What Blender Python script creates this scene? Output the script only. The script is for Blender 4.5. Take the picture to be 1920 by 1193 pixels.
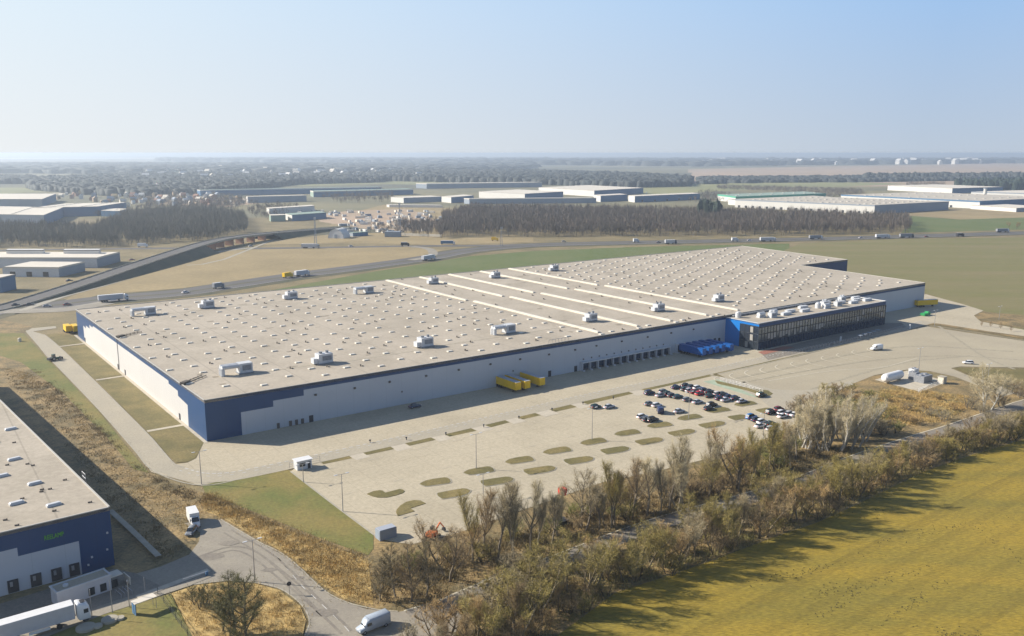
import bpy, bmesh, math, random
import numpy as np
from mathutils import Vector, Matrix
random.seed(7); RNG=np.random.default_rng(11)
SC=bpy.context.scene; COL=SC.collection
for o in list(bpy.data.objects): bpy.data.objects.remove(o)
# ------------------------------------------------------------------ camera
F=1610.; CAMH=85.; HZ=287.
PITCH=math.atan((596.5-HZ)/F)
cam=bpy.data.cameras.new("camera"); camo=bpy.data.objects.new("camera",cam); COL.objects.link(camo)
cam.sensor_width=36; cam.lens=36*F/1920; cam.clip_start=1; cam.clip_end=200000
camo.location=(0,0,CAMH); camo.rotation_euler=(math.pi/2-PITCH,0,0); SC.camera=camo
# ------------------------------------------------------------------ sky, sun, exposure
SUN_EL=math.radians(29.5); SV=Vector((-22.5,3.8,0)).normalized()
w=bpy.data.worlds.new("World"); SC.world=w; w.use_nodes=True
nt=w.node_tree; bg=nt.nodes['Background']; sk=nt.nodes.new('ShaderNodeTexSky'); sk.sky_type='NISHITA'
sk.sun_disc=False; sk.sun_elevation=SUN_EL; sk.sun_rotation=math.atan2(SV.x,SV.y)
sk.altitude=100; sk.air_density=1.0; sk.dust_density=.25; sk.ozone_density=1.0
SKYS=.12; bg.inputs[1].default_value=SKYS
# spring haze: towards the horizon the clear sky pales, whiter on the sun's side
def _n(t,**k):
    x=nt.nodes.new(t)
    for a,b in k.items(): setattr(x,a,b)
    return x
tc=_n('ShaderNodeTexCoord'); sx_=_n('ShaderNodeSeparateXYZ'); nt.links.new(tc.outputs['Generated'],sx_.inputs[0])
dp=_n('ShaderNodeVectorMath',operation='DOT_PRODUCT'); nt.links.new(tc.outputs['Generated'],dp.inputs[0]); dp.inputs[1].default_value=(SV.x*.94,SV.y*.94,.1)
def _mr(src,a,b,c=0.,d=1.,st='SMOOTHSTEP'):
    r=_n('ShaderNodeMapRange',interpolation_type=st); nt.links.new(src,r.inputs[0]); r.inputs[1].default_value=a; r.inputs[2].default_value=b; r.inputs[3].default_value=c; r.inputs[4].default_value=d; return r.outputs[0]
def _mix(f,a,b):
    m=_n('ShaderNodeMix',data_type='RGBA'); nt.links.new(f,m.inputs[0])
    for i,c in ((6,a),(7,b)):
        if isinstance(c,tuple): m.inputs[i].default_value=(*[x/1.741/SKYS for x in c],1)
        else: nt.links.new(c,m.inputs[i])
    return m.outputs[2]
near=_mr(dp.outputs['Value'],-.25,.72,0,1,'LINEAR')
hor=_mix(near,(.52,.59,.68),(.90,.92,.92)); up=_mix(near,(.34,.55,.86),(.80,.92,1.0))
band=_mix(_mr(sx_.outputs[2],-.01,.17,0,1,'LINEAR'),hor,up)
_dm=_n('ShaderNodeMix',data_type='RGBA',blend_type='MULTIPLY'); _dm.inputs[0].default_value=1; nt.links.new(sk.outputs[0],_dm.inputs[6]); _dm.inputs[7].default_value=(.62,.62,.66,1); _dim=_dm.outputs[2]
out_=_mix(_mr(sx_.outputs[2],.14,.5,0,1),band,_dim)
nt.links.new(out_,bg.inputs[0])
sl=bpy.data.lights.new("sun",'SUN'); sl.energy=4.9; sl.angle=math.radians(.5); sl.color=(1,.93,.82)
so=bpy.data.objects.new("sun",sl); COL.objects.link(so)
sd=Vector((SV.x*math.cos(SUN_EL),SV.y*math.cos(SUN_EL),math.sin(SUN_EL)))
so.rotation_euler=sd.to_track_quat('Z','Y').to_euler()
SC.view_settings.view_transform='Standard'; SC.view_settings.look='None'; SC.view_settings.exposure=0.8; SC.view_settings.gamma=1
# ------------------------------------------------------------------ measuring: photo pixel (1920 wide) -> point on a level plane
CP,SP=math.cos(PITCH),math.sin(PITCH)
def G(x,y,z=0.):
    a=(x-960)/F; b=(596.5-y)/F
    t=(z-CAMH)/(-SP+b*CP)
    return Vector((a*t,(CP+b*SP)*t,z))
def WALL(p0,d,x,y):     # point of a vertical wall through p0 along d -> (distance along, height)
    a=(x-960)/F; b=(596.5-y)/F
    dx=a; dy=CP+b*SP; dz=-SP+b*CP
    det=-dx*d[1]+dy*d[0]; t=(-p0[0]*d[1]+p0[1]*d[0])/det
    X,Y,Z=dx*t,dy*t,CAMH+dz*t
    return (X-p0[0])*d[0]+(Y-p0[1])*d[1],Z
# ------------------------------------------------------------------ materials
MATS={}
def mat(name,col,rough=.8,metal=0.,var=0.,scale=.1,col2=None,detail=6,bump=0.,spec=.4,emis=None,objcol=False,contrast=(.35,.65),fine=0.,finescale=2.,space='pos',stretch=(1,1,1),rot=0.):
    m=bpy.data.materials.new(name); m.use_nodes=True; nt=m.node_tree; b=nt.nodes['Principled BSDF']
    b.inputs['Roughness'].default_value=rough; b.inputs['Metallic'].default_value=metal
    b.inputs['Specular IOR Level'].default_value=spec
    c4=lambda c:(c[0],c[1],c[2],1)
    b.inputs['Base Color'].default_value=c4(col)
    out=None
    if objcol:
        oi=nt.nodes.new('ShaderNodeObjectInfo'); out=oi.outputs['Color']
    if var or col2 or fine:
        if space=='pos': g=nt.nodes.new('ShaderNodeNewGeometry'); vec=g.outputs['Position']
        else: g=nt.nodes.new('ShaderNodeTexCoord'); vec=g.outputs['Object']
        mp=nt.nodes.new('ShaderNodeMapping'); mp.inputs['Scale'].default_value=stretch; mp.inputs['Rotation'].default_value=(0,0,rot)
        nt.links.new(vec,mp.inputs[0]); vec=mp.outputs[0]
        n=nt.nodes.new('ShaderNodeTexNoise'); n.inputs['Scale'].default_value=scale; n.inputs['Detail'].default_value=detail; n.inputs['Roughness'].default_value=.62
        nt.links.new(vec,n.inputs['Vector'])
        r=nt.nodes.new('ShaderNodeMapRange'); r.inputs[1].default_value=contrast[0]; r.inputs[2].default_value=contrast[1]
        nt.links.new(n.outputs[0],r.inputs[0])
        mx=nt.nodes.new('ShaderNodeMix'); mx.data_type='RGBA'
        nt.links.new(r.outputs[0],mx.inputs[0])
        c2=col2 if col2 else tuple(x*(1-var) for x in col)
        mx.inputs[6].default_value=c4(col); mx.inputs[7].default_value=c4(c2)
        if objcol:
            nt.links.new(out,mx.inputs[6])
            dk=nt.nodes.new('ShaderNodeMix'); dk.data_type='RGBA'; dk.blend_type='MULTIPLY'; dk.inputs[0].default_value=1
            nt.links.new(out,dk.inputs[6]); dk.inputs[7].default_value=(1-var,1-var,1-var,1); nt.links.new(dk.outputs[2],mx.inputs[7])
        out=mx.outputs[2]
        if fine:
            n2=nt.nodes.new('ShaderNodeTexNoise'); n2.inputs['Scale'].default_value=finescale; n2.inputs['Detail'].default_value=4; n2.inputs['Roughness'].default_value=.7
            nt.links.new(vec,n2.inputs['Vector'])
            r2=nt.nodes.new('ShaderNodeMapRange'); r2.inputs[1].default_value=.3; r2.inputs[2].default_value=.7; r2.inputs[3].default_value=1-fine; r2.inputs[4].default_value=1+fine
            nt.links.new(n2.outputs[0],r2.inputs[0])
            m2=nt.nodes.new('ShaderNodeMix'); m2.data_type='RGBA'; m2.blend_type='MULTIPLY'; m2.inputs[0].default_value=1
            nt.links.new(out,m2.inputs[6]); nt.links.new(r2.outputs[0],m2.inputs[7]); out=m2.outputs[2]
        if bump:
            bp=nt.nodes.new('ShaderNodeBump'); bp.inputs['Strength'].default_value=bump; bp.inputs['Distance'].default_value=.3
            nt.links.new(n.outputs[0],bp.inputs['Height']); nt.links.new(bp.outputs[0],b.inputs['Normal'])
    if out is not None: nt.links.new(out,b.inputs['Base Color'])
    MATS[name]=m; return m
def lines(m,step,width,dark,angle=0.,uv=False,axis=0):
    """multiply thin parallel seams every `step` metres into a material (panel joints)"""
    nt=m.node_tree; b=nt.nodes['Principled BSDF']
    if uv: g=nt.nodes.new('ShaderNodeUVMap'); vec=g.outputs[0]
    else: g=nt.nodes.new('ShaderNodeNewGeometry'); vec=g.outputs['Position']
    mp=nt.nodes.new('ShaderNodeVectorRotate'); mp.rotation_type='Z_AXIS'; mp.inputs['Angle'].default_value=angle
    nt.links.new(vec,mp.inputs[0]); s=nt.nodes.new('ShaderNodeSeparateXYZ'); nt.links.new(mp.outputs[0],s.inputs[0])
    d=nt.nodes.new('ShaderNodeMath'); d.operation='DIVIDE'; d.inputs[1].default_value=step; nt.links.new(s.outputs[axis],d.inputs[0])
    f=nt.nodes.new('ShaderNodeMath'); f.operation='FRACT'; nt.links.new(d.outputs[0],f.inputs[0])
    c=nt.nodes.new('ShaderNodeMath'); c.operation='LESS_THAN'; c.inputs[1].default_value=width/step; nt.links.new(f.outputs[0],c.inputs[0])
    r=nt.nodes.new('ShaderNodeMapRange'); r.inputs[3].default_value=1; r.inputs[4].default_value=dark; nt.links.new(c.outputs[0],r.inputs[0])
    mx=nt.nodes.new('ShaderNodeMix'); mx.data_type='RGBA'; mx.blend_type='MULTIPLY'; mx.inputs[0].default_value=1
    old=b.inputs['Base Color']
    if old.links: src=old.links[0].from_socket; nt.links.new(src,mx.inputs[6])
    else: mx.inputs[6].default_value=old.default_value
    nt.links.new(r.outputs[0],mx.inputs[7]); nt.links.new(mx.outputs[2],old)
UANG=math.atan2(.5857791,.8104707)
mat('ground',(.155,.125,.055),col2=(.235,.18,.085),scale=.035,detail=9,fine=.35,finescale=.9,contrast=(.38,.6))
mat('scrub',(.29,.20,.085),col2=(.15,.115,.05),scale=.12,detail=9,fine=.5,finescale=1.3,contrast=(.4,.6),bump=.6)
mat('lawn',(.125,.135,.028),col2=(.21,.165,.045),scale=.06,detail=9,fine=.25,finescale=1.2,contrast=(.38,.62))
mat('plot',(.13,.11,.035),col2=(.20,.155,.055),scale=.09,detail=9,fine=.3,finescale=1.5,contrast=(.4,.62))
mat('meadow',(.29,.20,.022),col2=(.20,.155,.022),scale=.03,detail=12,fine=.5,finescale=1.3,contrast=(.36,.62),stretch=(.6,3.,1),rot=.35)
lines(MATS['meadow'],7.,2.2,.90,-.646,axis=1); lines(MATS['meadow'],31.,1.,.84,-.646,axis=1)
mat('worn',(.355,.31,.22),var=.2,scale=.6,fine=.2,finescale=1)
mat('meadow_clump',(.06,.05,.02))
mat('green_field',(.095,.125,.025),col2=(.125,.14,.04),scale=.02,detail=6,fine=.12,finescale=.3,contrast=(.35,.6))
mat('olive_field',(.16,.15,.045),col2=(.20,.165,.07),scale=.012,detail=8,fine=.12,finescale=.2,contrast=(.35,.65),stretch=(.5,3,1),rot=-.62)
mat('tan_field',(.32,.24,.115),col2=(.25,.19,.09),scale=.02,detail=8,fine=.15,finescale=.3)
mat('pink_field',(.42,.30,.20),col2=(.33,.25,.16),scale=.004,detail=6)
mat('yellow_field',(.26,.25,.10),col2=(.2,.2,.09),scale=.004,detail=6)
mat('far_land',(.22,.19,.095),col2=(.10,.10,.06),scale=.0016,detail=12,contrast=(.42,.58),stretch=(.6,1,1))
mat('concrete',(.44,.378,.268),col2=(.36,.308,.215),scale=.035,detail=11,fine=.14,finescale=1.0,contrast=(.42,.72))
lines(MATS['concrete'],6.0,.12,.80,-UANG); lines(MATS['concrete'],6.0,.12,.80,-UANG,axis=1)
mat('yard',(.40,.345,.24),col2=(.34,.29,.205),scale=.03,detail=8,fine=.08,finescale=1.2,contrast=(.35,.65))
lines(MATS['yard'],5.0,.09,.88,-UANG,axis=1)
mat('lane',(.35,.31,.235),col2=(.39,.34,.25),scale=.08,detail=8,fine=.12,finescale=1.5)
mat('kerb',(.40,.36,.28),var=.2,scale=.5)
mat('paver',(.50,.44,.34),var=.15,scale=.6)
mat('asphalt',(.30,.265,.205),col2=(.25,.22,.175),scale=.15,detail=8,fine=.12,finescale=2)
mat('asphalt_old',(.24,.21,.165),col2=(.19,.165,.135),scale=.2,detail=8,fine=.2,finescale=2)
mat('motorway',(.13,.12,.11),var=.2,scale=.02)
mat('paint',(.55,.53,.48),var=.3,scale=1.5)
mat('faintpaint',(.60,.54,.41),var=.15,scale=.5)
mat('roof',(.42,.362,.282),col2=(.33,.283,.215),scale=.05,detail=12,fine=.14,finescale=.7,contrast=(.40,.68))
lines(MATS['roof'],20.6,.4,.80,-UANG)
lines(MATS['roof'],5.45,.14,.91,-UANG,axis=1)
mat('roof_patch',(.30,.25,.18),var=.3,scale=.3)
mat('roof_edge',(.42,.40,.36))
mat('white_panel',(.56,.55,.54),rough=.45,var=.05,scale=.05); lines(MATS['white_panel'],3.0,.10,.86,uv=True)
mat('grey_panel',(.45,.48,.52),rough=.45,var=.05,scale=.05); lines(MATS['grey_panel'],6.0,.09,.84,uv=True)
mat('blue_panel',(.0,.045,.15),rough=.4,var=.08,scale=.05); lines(MATS['blue_panel'],6.0,.08,.8,uv=True)
mat('bright_blue',(.004,.16,.50),rough=.4,var=.05,scale=.1); lines(MATS['bright_blue'],1.5,.05,.9,uv=True)
mat('glass',(.16,.19,.23),rough=.16,metal=.85,spec=.8)
mat('glass_dark',(.006,.03,.08),rough=.08,metal=.3,spec=.8)
mat('blind',(.34,.32,.29),rough=.3)
mat('frame_dark',(.03,.035,.045),rough=.4)
mat('skylight',(.60,.55,.46),rough=.35,var=.2,scale=.4,space='pos')
mat('vent',(.10,.085,.07))
mat('light_strip',(.62,.57,.48),rough=.4,var=.12,scale=.1)
mat('unit_white',(.56,.57,.58),rough=.5,var=.12,scale=1.)
mat('unit_grey',(.25,.26,.28),rough=.5,var=.3,scale=1.5)
mat('metal',(.35,.35,.36),rough=.4,metal=.5)
mat('dark',(.03,.03,.035),rough=.6)
mat('rubber',(.02,.02,.02),rough=.9)
mat('yellow',(.80,.50,.005),rough=.4,var=.1,scale=.4)
mat('trailer_roof',(.36,.38,.42),rough=.4)
mat('tarp_blue',(.003,.085,.32),rough=.4,var=.2,scale=.5)
mat('white_paint',(.72,.71,.69),rough=.35,var=.06,scale=.8)
mat('grey_side',(.50,.51,.54),rough=.4,var=.1,scale=.8)
mat('orange',(.75,.15,.02),rough=.4)
mat('red',(.65,.03,.02),rough=.5)
mat('green',(.03,.33,.10),rough=.5)
mat('tractor_green',(.02,.07,.05),rough=.4)
mat('car_paint',(.5,.5,.5),rough=.25,objcol=True,spec=.6)
mat('car_glass',(.02,.025,.03),rough=.08,spec=.8)
mat('sign_green',(.10,.45,.03),rough=.4)
mat('bark',(.17,.14,.10),objcol=True,var=.35,scale=.8,space='obj')
mat('twig',(.2,.15,.08),objcol=True,var=.3,scale=.5,space='obj')
mat('brush',(.28,.20,.085),col2=(.15,.12,.055),scale=.25,detail=6)
mat('brush_green',(.22,.20,.06),col2=(.27,.20,.08),scale=.2,detail=6)
mat('amber',(.34,.21,.065),col2=(.15,.125,.045),scale=.14,detail=10,fine=.4,finescale=1.2,contrast=(.4,.6))
mat('reed',(.50,.35,.13),col2=(.32,.225,.085),scale=.35,detail=7,contrast=(.4,.6))
mat('forest',(.14,.108,.085),col2=(.09,.078,.06),scale=.03,detail=6)
mat('forest_left',(.15,.14,.11),col2=(.10,.095,.075),scale=.03,detail=6)
mat('forest_dark',(.03,.04,.038),col2=(.05,.052,.045),scale=.02,detail=5)
mat('conifer',(.022,.038,.022),var=.4,scale=.05)
mat('wood_grass',(.33,.22,.09),var=.3,scale=.1)
mat('embank',(.065,.07,.035),col2=(.12,.10,.05),scale=.05)
mat('pier',(.30,.17,.12)); mat('tree_canopy',(.1,.1,.05),var=.3)
mat('cream_wall',(.62,.57,.47),var=.1,scale=.2); mat('far_white',(.62,.60,.56),rough=.5,var=.08,scale=.02)
mat('far_roof',(.48,.43,.35),var=.12,scale=.02); lines(MATS['far_roof'],12.,3.,1.12,-.5)
mat('far_roof_pale',(.66,.60,.50),var=.1,scale=.02); mat('far_grey',(.25,.29,.34),var=.1,scale=.02)
mat('far_blue',(.07,.16,.28),var=.1,scale=.02); mat('far_green',(.06,.30,.20)); mat('far_greenroof',(.26,.34,.28),var=.1,scale=.02)
mat('brick',(.30,.13,.09)); mat('parking_green',(.36,.42,.30),var=.2,scale=.4)
# ------------------------------------------------------------------ mesh helpers
class MB:
    def __init__(s): s.v=[]; s.f=[]; s.uv=[]
    def add(s,vs,fs,uvs=None):
        n=len(s.v); s.v+= [tuple(p) for p in vs]; s.f+=[tuple(i+n for i in f) for f in fs]
        s.uv+= uvs if uvs else [(0,0)]*len(vs)
    def box(s,c,size,rz=0.,taper=1.):
        cx,cy,cz=c; a,b,h=size[0]/2,size[1]/2,size[2]/2; co,si=math.cos(rz),math.sin(rz); vs=[]
        for z,t in ((-h,1.),(h,taper)):
            for x,y in ((-a,-b),(a,-b),(a,b),(-a,b)):
                x*=t;y*=t; vs.append((cx+x*co-y*si,cy+x*si+y*co,cz+z))
        s.add(vs,[(3,2,1,0),(4,5,6,7),(0,1,5,4),(1,2,6,5),(2,3,7,6),(3,0,4,7)]); return s
    def prism(s,poly,z0,z1,top=True,bottom=True):
        n=len(poly); s.add([(p[0],p[1],z0) for p in poly]+[(p[0],p[1],z1) for p in poly],
            [(i,(i+1)%n,n+(i+1)%n,n+i) for i in range(n)]+([tuple(range(n,2*n))] if top else [])+([tuple(range(n-1,-1,-1))] if bottom else [])); return s
    def tube(s,p,q,r0,r1=None,n=6,caps=True):
        r1=r0 if r1 is None else r1; p=Vector(p);q=Vector(q);d=(q-p)
        if d.length<1e-6: return s
        d.normalize(); a=d.orthogonal().normalized(); b=d.cross(a); vs=[]
        for c,r in ((p,r0),(q,r1)):
            for i in range(n):
                t=2*math.pi*i/n; vs.append(c+a*math.cos(t)*r+b*math.sin(t)*r)
        s.add(vs,[(i,(i+1)%n,n+(i+1)%n,n+i) for i in range(n)]+([tuple(range(n-1,-1,-1)),tuple(range(n,2*n))] if caps else [])); return s
    def wallpoly(s,p0,d,pts,off=0.):
        """polygon in a vertical plane; pts are (along,height); faces to the right-hand side of d"""
        nx,ny=d[1],-d[0]; vs=[(p0[0]+d[0]*a+nx*off,p0[1]+d[1]*a+ny*off,z) for a,z in pts]
        s.add(vs,[tuple(range(len(vs)))],[(a,z) for a,z in pts]); return s
    def build(s,name,m,parent=None,smooth=False,tri=False):
        me=bpy.data.meshes.new(name); me.from_pydata(s.v,[],s.f)
        if isinstance(m,str): m=MATS[m]
        me.materials.append(m)
        if any(u!=(0,0) for u in s.uv):
            l=me.uv_layers.new(name='UVMap'); vi=np.empty(len(me.loops),dtype=np.int32); me.loops.foreach_get('vertex_index',vi)
            l.data.foreach_set('uv',np.array(s.uv,dtype=np.float32)[vi].ravel())
        if smooth: me.polygons.foreach_set('use_smooth',[True]*len(me.polygons))
        me.update(); o=bpy.data.objects.new(name,me); COL.objects.link(o)
        if parent: o.parent=parent
        return o
def npmesh(name,verts,faces,m):   # verts (N,3), faces (M,k)
    me=bpy.data.meshes.new(name); k=faces.shape[1]
    me.vertices.add(len(verts)); me.vertices.foreach_set('co',verts.astype(np.float32).ravel())
    me.loops.add(faces.size); me.loops.foreach_set('vertex_index',faces.astype(np.int32).ravel())
    me.polygons.add(len(faces)); me.polygons.foreach_set('loop_start',np.arange(0,faces.size,k,dtype=np.int32))
    me.polygons.foreach_set('loop_total',np.full(len(faces),k,dtype=np.int32)) if hasattr(me.polygons[0],'loop_total') and False else None
    me.update(calc_edges=True); me.validate(); me.materials.append(MATS[m]); return me
def tag(o,label,cat,group=None,kind=None):
    if label: o['label']=label
    if cat: o['category']=cat
    if group: o['group']=group
    if kind: o['kind']=kind
    return o
def thing(name,label,cat,loc=(0,0,0),rz=0.,group=None):
    o=bpy.data.objects.new(name,None); o.empty_display_size=.5; COL.objects.link(o); o.location=loc; o.rotation_euler=(0,0,rz)
    return tag(o,label,cat,group)
KIDS={}
def copy_thing(src,loc,rz=0.,label=None,group=None,color=None,scale=1.,sx=None):
    r=src.copy(); COL.objects.link(r); r.location=loc; r.rotation_euler=(0,0,rz); r.scale=(sx or scale,sx or scale,scale)
    if label: r['label']=label
    if group: r['group']=group
    def rec(a,b):
        for ch in KIDS.get(a.name) or [c for c in a.children]:
            c=ch.copy(); COL.objects.link(c); c.parent=b
            if color and ch.get('tint'): c.color=(*color,1)
            rec(ch,c)
    rec(src,r)
    return r
def setcol(src,color):
    def rec(a):
        for ch in a.children:
            if ch.get('tint'): ch.color=(*color,1)
            rec(ch)
    rec(src)
def struct(name,mb_or_obj,m=None):
    o=mb_or_obj.build(name,m) if isinstance(mb_or_obj,MB) else mb_or_obj
    o['kind']='structure'; return o
LAY=[0]
def lz(lay): LAY[0]+=1; return lay*.03+(LAY[0]%7)*.004
def sheet(name,m,pts,lay,px=True,z=0.):
    """flat patch of ground, laid `lay` steps above the base ground"""
    P=[G(x,y) for x,y in pts] if px else [Vector((x,y,0)) for x,y in pts]
    bm=bmesh.new(); zz=z+lz(lay); vs=[bm.verts.new((p.x,p.y,zz)) for p in P]; f=bm.faces.new(vs); bm.normal_update()
    if f.normal.z<0: f.normal_flip()
    bmesh.ops.triangulate(bm,faces=[f]); me=bpy.data.meshes.new(name); bm.to_mesh(me); bm.free(); me.materials.append(MATS[m])
    o=bpy.data.objects.new(name,me); COL.objects.link(o); o['kind']='structure'; return o
def smooth_line(P,n=8):
    """Catmull-Rom through points"""
    P=[Vector(p) for p in P]; Q=[P[0]*2-P[1]]+P+[P[-1]*2-P[-2]]; out=[]
    for i in range(1,len(Q)-2):
        for k in range(n):
            t=k/n; a,b,c,d=Q[i-1:i+3]
            out.append(.5*((2*b)+(c-a)*t+(2*a-5*b+4*c-d)*t*t+(3*b-a-3*c+d)*t**3))
    out.append(P[-1]); return out
def ribbon_mb(P,w,z=0.,off=0.):
    mb=MB(); L=[];R=[]
    for i,p in enumerate(P):
        a=P[max(0,i-1)];b=P[min(len(P)-1,i+1)]; d=(b-a); d.z=0; d.normalize(); nrm=Vector((-d.y,d.x,0))
        L.append(p+nrm*(off+w/2)+Vector((0,0,z))); R.append(p+nrm*(off-w/2)+Vector((0,0,z)))
    n=len(P); mb.add(R+L,[(i,i+1,n+i+1,n+i) for i in range(n-1)]); return mb
def ribbon(name,m,pts,w,lay,n=8,off=0.,px=True):
    P=smooth_line([G(*p) for p in pts] if px else pts,n); return struct(name,ribbon_mb(P,w,lz(lay),off),m)
def dashes(name,m,pts,w,lay,dash,gap,off=0.,px=True,h=0.):
    P=smooth_line([G(*p) for p in pts] if px else pts,10); mb=MB(); s=0.; zz=lz(lay)
    cum=[0.]
    for i in range(1,len(P)): cum.append(cum[-1]+(P[i]-P[i-1]).length)
    def at(t):
        for i in range(1,len(P)):
            if cum[i]>=t: 
                k=(t-cum[i-1])/max(1e-6,cum[i]-cum[i-1]); d=(P[i]-P[i-1]).normalized(); return P[i-1].lerp(P[i],k),d
        return P[-1],(P[-1]-P[-2]).normalized()
    while s+dash<cum[-1]:
        a,d=at(s);b,e=at(s+dash); nr=Vector((-d.y,d.x,0)); z=Vector((0,0,zz))
        mb.add([a+nr*(off-w/2)+z,b+nr*(off-w/2)+z,b+nr*(off+w/2)+z,a+nr*(off+w/2)+z],[(0,1,2,3)]); s+=dash+gap
    return struct(name,mb,m)
# ================================================================== GROUND
g=[0,150,400,900,1800,3500,7000,14000,28000,55000,90000]; xs=[-a for a in g[::-1]]+g[1:]
n=len(xs); mb=MB(); mb.add([(x,y,0) for y in xs for x in xs],[(j*n+i,j*n+i+1,(j+1)*n+i+1,(j+1)*n+i) for j in range(n-1) for i in range(n-1)])
ground=struct('ground',mb,'ground')
sheet('far_countryside','far_land',[(-9000,1150),(9000,1150),(60000,9000),(60000,80000),(-60000,80000),(-60000,9000)],1,px=False)
# fields behind and beyond
sheet('tan_field','tan_field',[(90,580),(190,552),(340,541),(420,530),(560,510),(700,494),(790,480),(830,470),(760,463),(480,468),(415,470),(330,486),(240,515),(150,548)],2)
sheet('rough_grass','tan_field',[(450,461),(640,455),(830,460),(1000,454),(1000,446),(820,446),(700,438),(560,438),(480,445)],2)
sheet('green_field','green_field',[(300,590),(420,562),(560,535),(700,510),(880,481),(1000,471),(1200,463),(1480,457),(1480,500),(900,540),(300,600)],2)
sheet('olive_field','olive_field',[(1470,470),(1500,457),(1650,450),(1920,445),(2300,440),(2500,520),(2400,700),(1920,628),(1860,588),(1800,570),(1700,540),(1450,500)],2)
sheet('winter_crop','green_field',[(1690,437),(1920,431),(2300,425),(2300,410),(1920,407),(1800,412),(1690,404),(1700,425)],2)
sheet('stubble_field','tan_field',[(1640,402),(1780,391),(1900,396),(2200,402),(2200,412),(1920,408),(1800,412),(1720,405)],3)
sheet('yard_ground','tan_field',[(600,440),(640,404),(720,384),(880,392),(870,440),(800,446)],2)
sheet('pale_field','pink_field',[(1290,324),(1500,317),(1750,316),(2300,313),(2300,306),(1920,304),(1750,309),(1500,313),(1290,318)],3)
sheet('brown_field','pink_field',[(1560,346),(1920,343),(2300,350),(2300,332),(1920,334),(1640,337)],3)
sheet('yellow_field','yellow_field',[(1300,352),(1560,350),(1600,342),(1480,336),(1300,346)],3)
sheet('pasture','yellow_field',[(1205,366),(1400,356),(1420,348),(1300,345),(1180,350)],3)
sheet('pale_clearing','yellow_field',[(410,318),(520,316),(530,311),(450,310),(400,313)],3)
sheet('clearing','yellow_field',[(880,312),(1000,312),(980,308),(850,308)],3)
sheet('wide_pasture','yellow_field',[(450,352),(720,345),(960,352),(960,345),(720,338),(560,342)],2)
sheet('haze_field','yellow_field',[(-200,352),(40,352),(110,358),(0,364),(-200,362)],3)
sheet('far_lake','far_roof_pale',[(-200,299.5),(160,298),(700,298),(1100,300),(700,296),(100,296),(-200,297)],3)
# motorway and its slip roads
MW=[(-80,600),(0,581),(100,573),(190,562),(340,549),(420,537),(560,516),(700,498),(800,484),(880,470),(1000,460),(1200,455),(1450,450),(1650,445),(1920,437),(2200,430)]
ribbon('motorway','motorway',MW,26,3)
struct('central_reserve',ribbon_mb(smooth_line([G(*p) for p in MW],8),3,.12),'embank')
ribbon('motorway_edge_line','paint',MW,.4,4,off=-11); 
ribbon('motorway_verge','embank',MW,7,2,off=-17)
ribbon('motorway_bank','embank',MW,5,2,off=15)
ribbon('slip_road','motorway',[(-80,474),(0,470),(200,467),(330,466),(480,466),(640,464),(760,462),(900,461),(1000,459)],12,4)
ribbon('slip_road','asphalt',[(760,462),(800,466),(812,474),(804,482),(770,488)],8,5)
ribbon('feeder_road','asphalt',[(-60,586),(0,584),(60,583),(130,580),(200,568)],14,4)
# near ground: dry scrub, lawns, concrete, lanes
sheet('scrub_ground','scrub',[(-300,600),(0,600),(60,612),(44,625),(88,672),(185,772),(240,840),(280,886),(340,912),(385,925),(480,962),(690,1042),(720,1060),(720,1145),(640,1125),(540,1045),(414,975),(346,980),(373,1017),(355,1041),(254,1077),(213,1068),(0,800),(-300,900)],2)
sheet('mown_strip','lawn',[(-20,625),(44,625),(88,672),(185,772),(240,840),(280,888),(250,880),(200,820),(120,740),(40,680),(-40,655)],3)
sheet('lawn','lawn',[(379,911),(470,890),(530,877),(550,887),(700,1003),(700,1030),(690,1042),(600,1010),(480,962),(385,925)],3)
sheet('meadow','meadow',[(800,1320),(1046,1192),(1154,1112),(1264,1077),(1341,1050),(1440,1012),(1531,981),(1605,948),(1729,886),(1812,857),(1920,824),(2400,640),(3200,900),(2400,1500),(1400,1900),(800,1700)],3)
sheet('hedge_ground','scrub',[(690,1042),(700,1003),(860,1000),(1130,905),(1330,860),(1460,812),(1560,735),(1640,703),(1800,712),(1920,735),(2400,600),(2400,655),(1920,824),(1729,886),(1440,1012),(1154,1112),(1046,1192),(800,1320),(600,1260),(740,1193),(690,1143)],2)
sheet('amber_scrub','amber',[(1590,745),(1680,725),(1760,735),(1830,745),(1800,775),(1700,790),(1600,790)],3)
CY=[(352,868),(368,860),(384,827),(400,815),(1363,632),(1640,580),(1736,552),(1806,571),(1844,583),(1826,592),(1838,603),(1920,619),(2100,650),(2100,665),(1920,631),(1746,607),(1700,616),(1400,690),(1240,725),(960,787),(601,870),(560,874),(480,891),(379,912),(284,886),(250,842),(300,842),(326,872)]
sheet('concrete_yard','concrete',CY,3)
sheet('car_park','concrete',[(545,885),(560,873),(601,869),(960,785),(1240,723),(1330,704),(1450,738),(1490,748),(1530,762),(1500,790),(1460,812),(1400,840),(1330,860),(1230,885),(1130,905),(1000,950),(860,1000),(770,1022),(712,1012),(700,1003)],3)
sheet('truck_lot','yard',[(1345,702),(1500,668),(1700,618),(1738,612),(1746,614),(1920,640),(2100,668),(2400,720),(2200,715),(1920,690),(1800,688),(1783,691),(1821,707),(1866,720),(1905,738),(1880,744),(1850,730),(1790,707),(1745,697),(1700,694),(1640,704),(1560,736),(1490,750),(1450,738),(1400,726)],3)
sheet('access_bend','lane',[(1330,704),(1380,712),(1450,731),(1500,733),(1560,728),(1600,712),(1600,722),(1560,737),(1500,760),(1530,775),(1500,790),(1450,770),(1420,745)],4)
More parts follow.
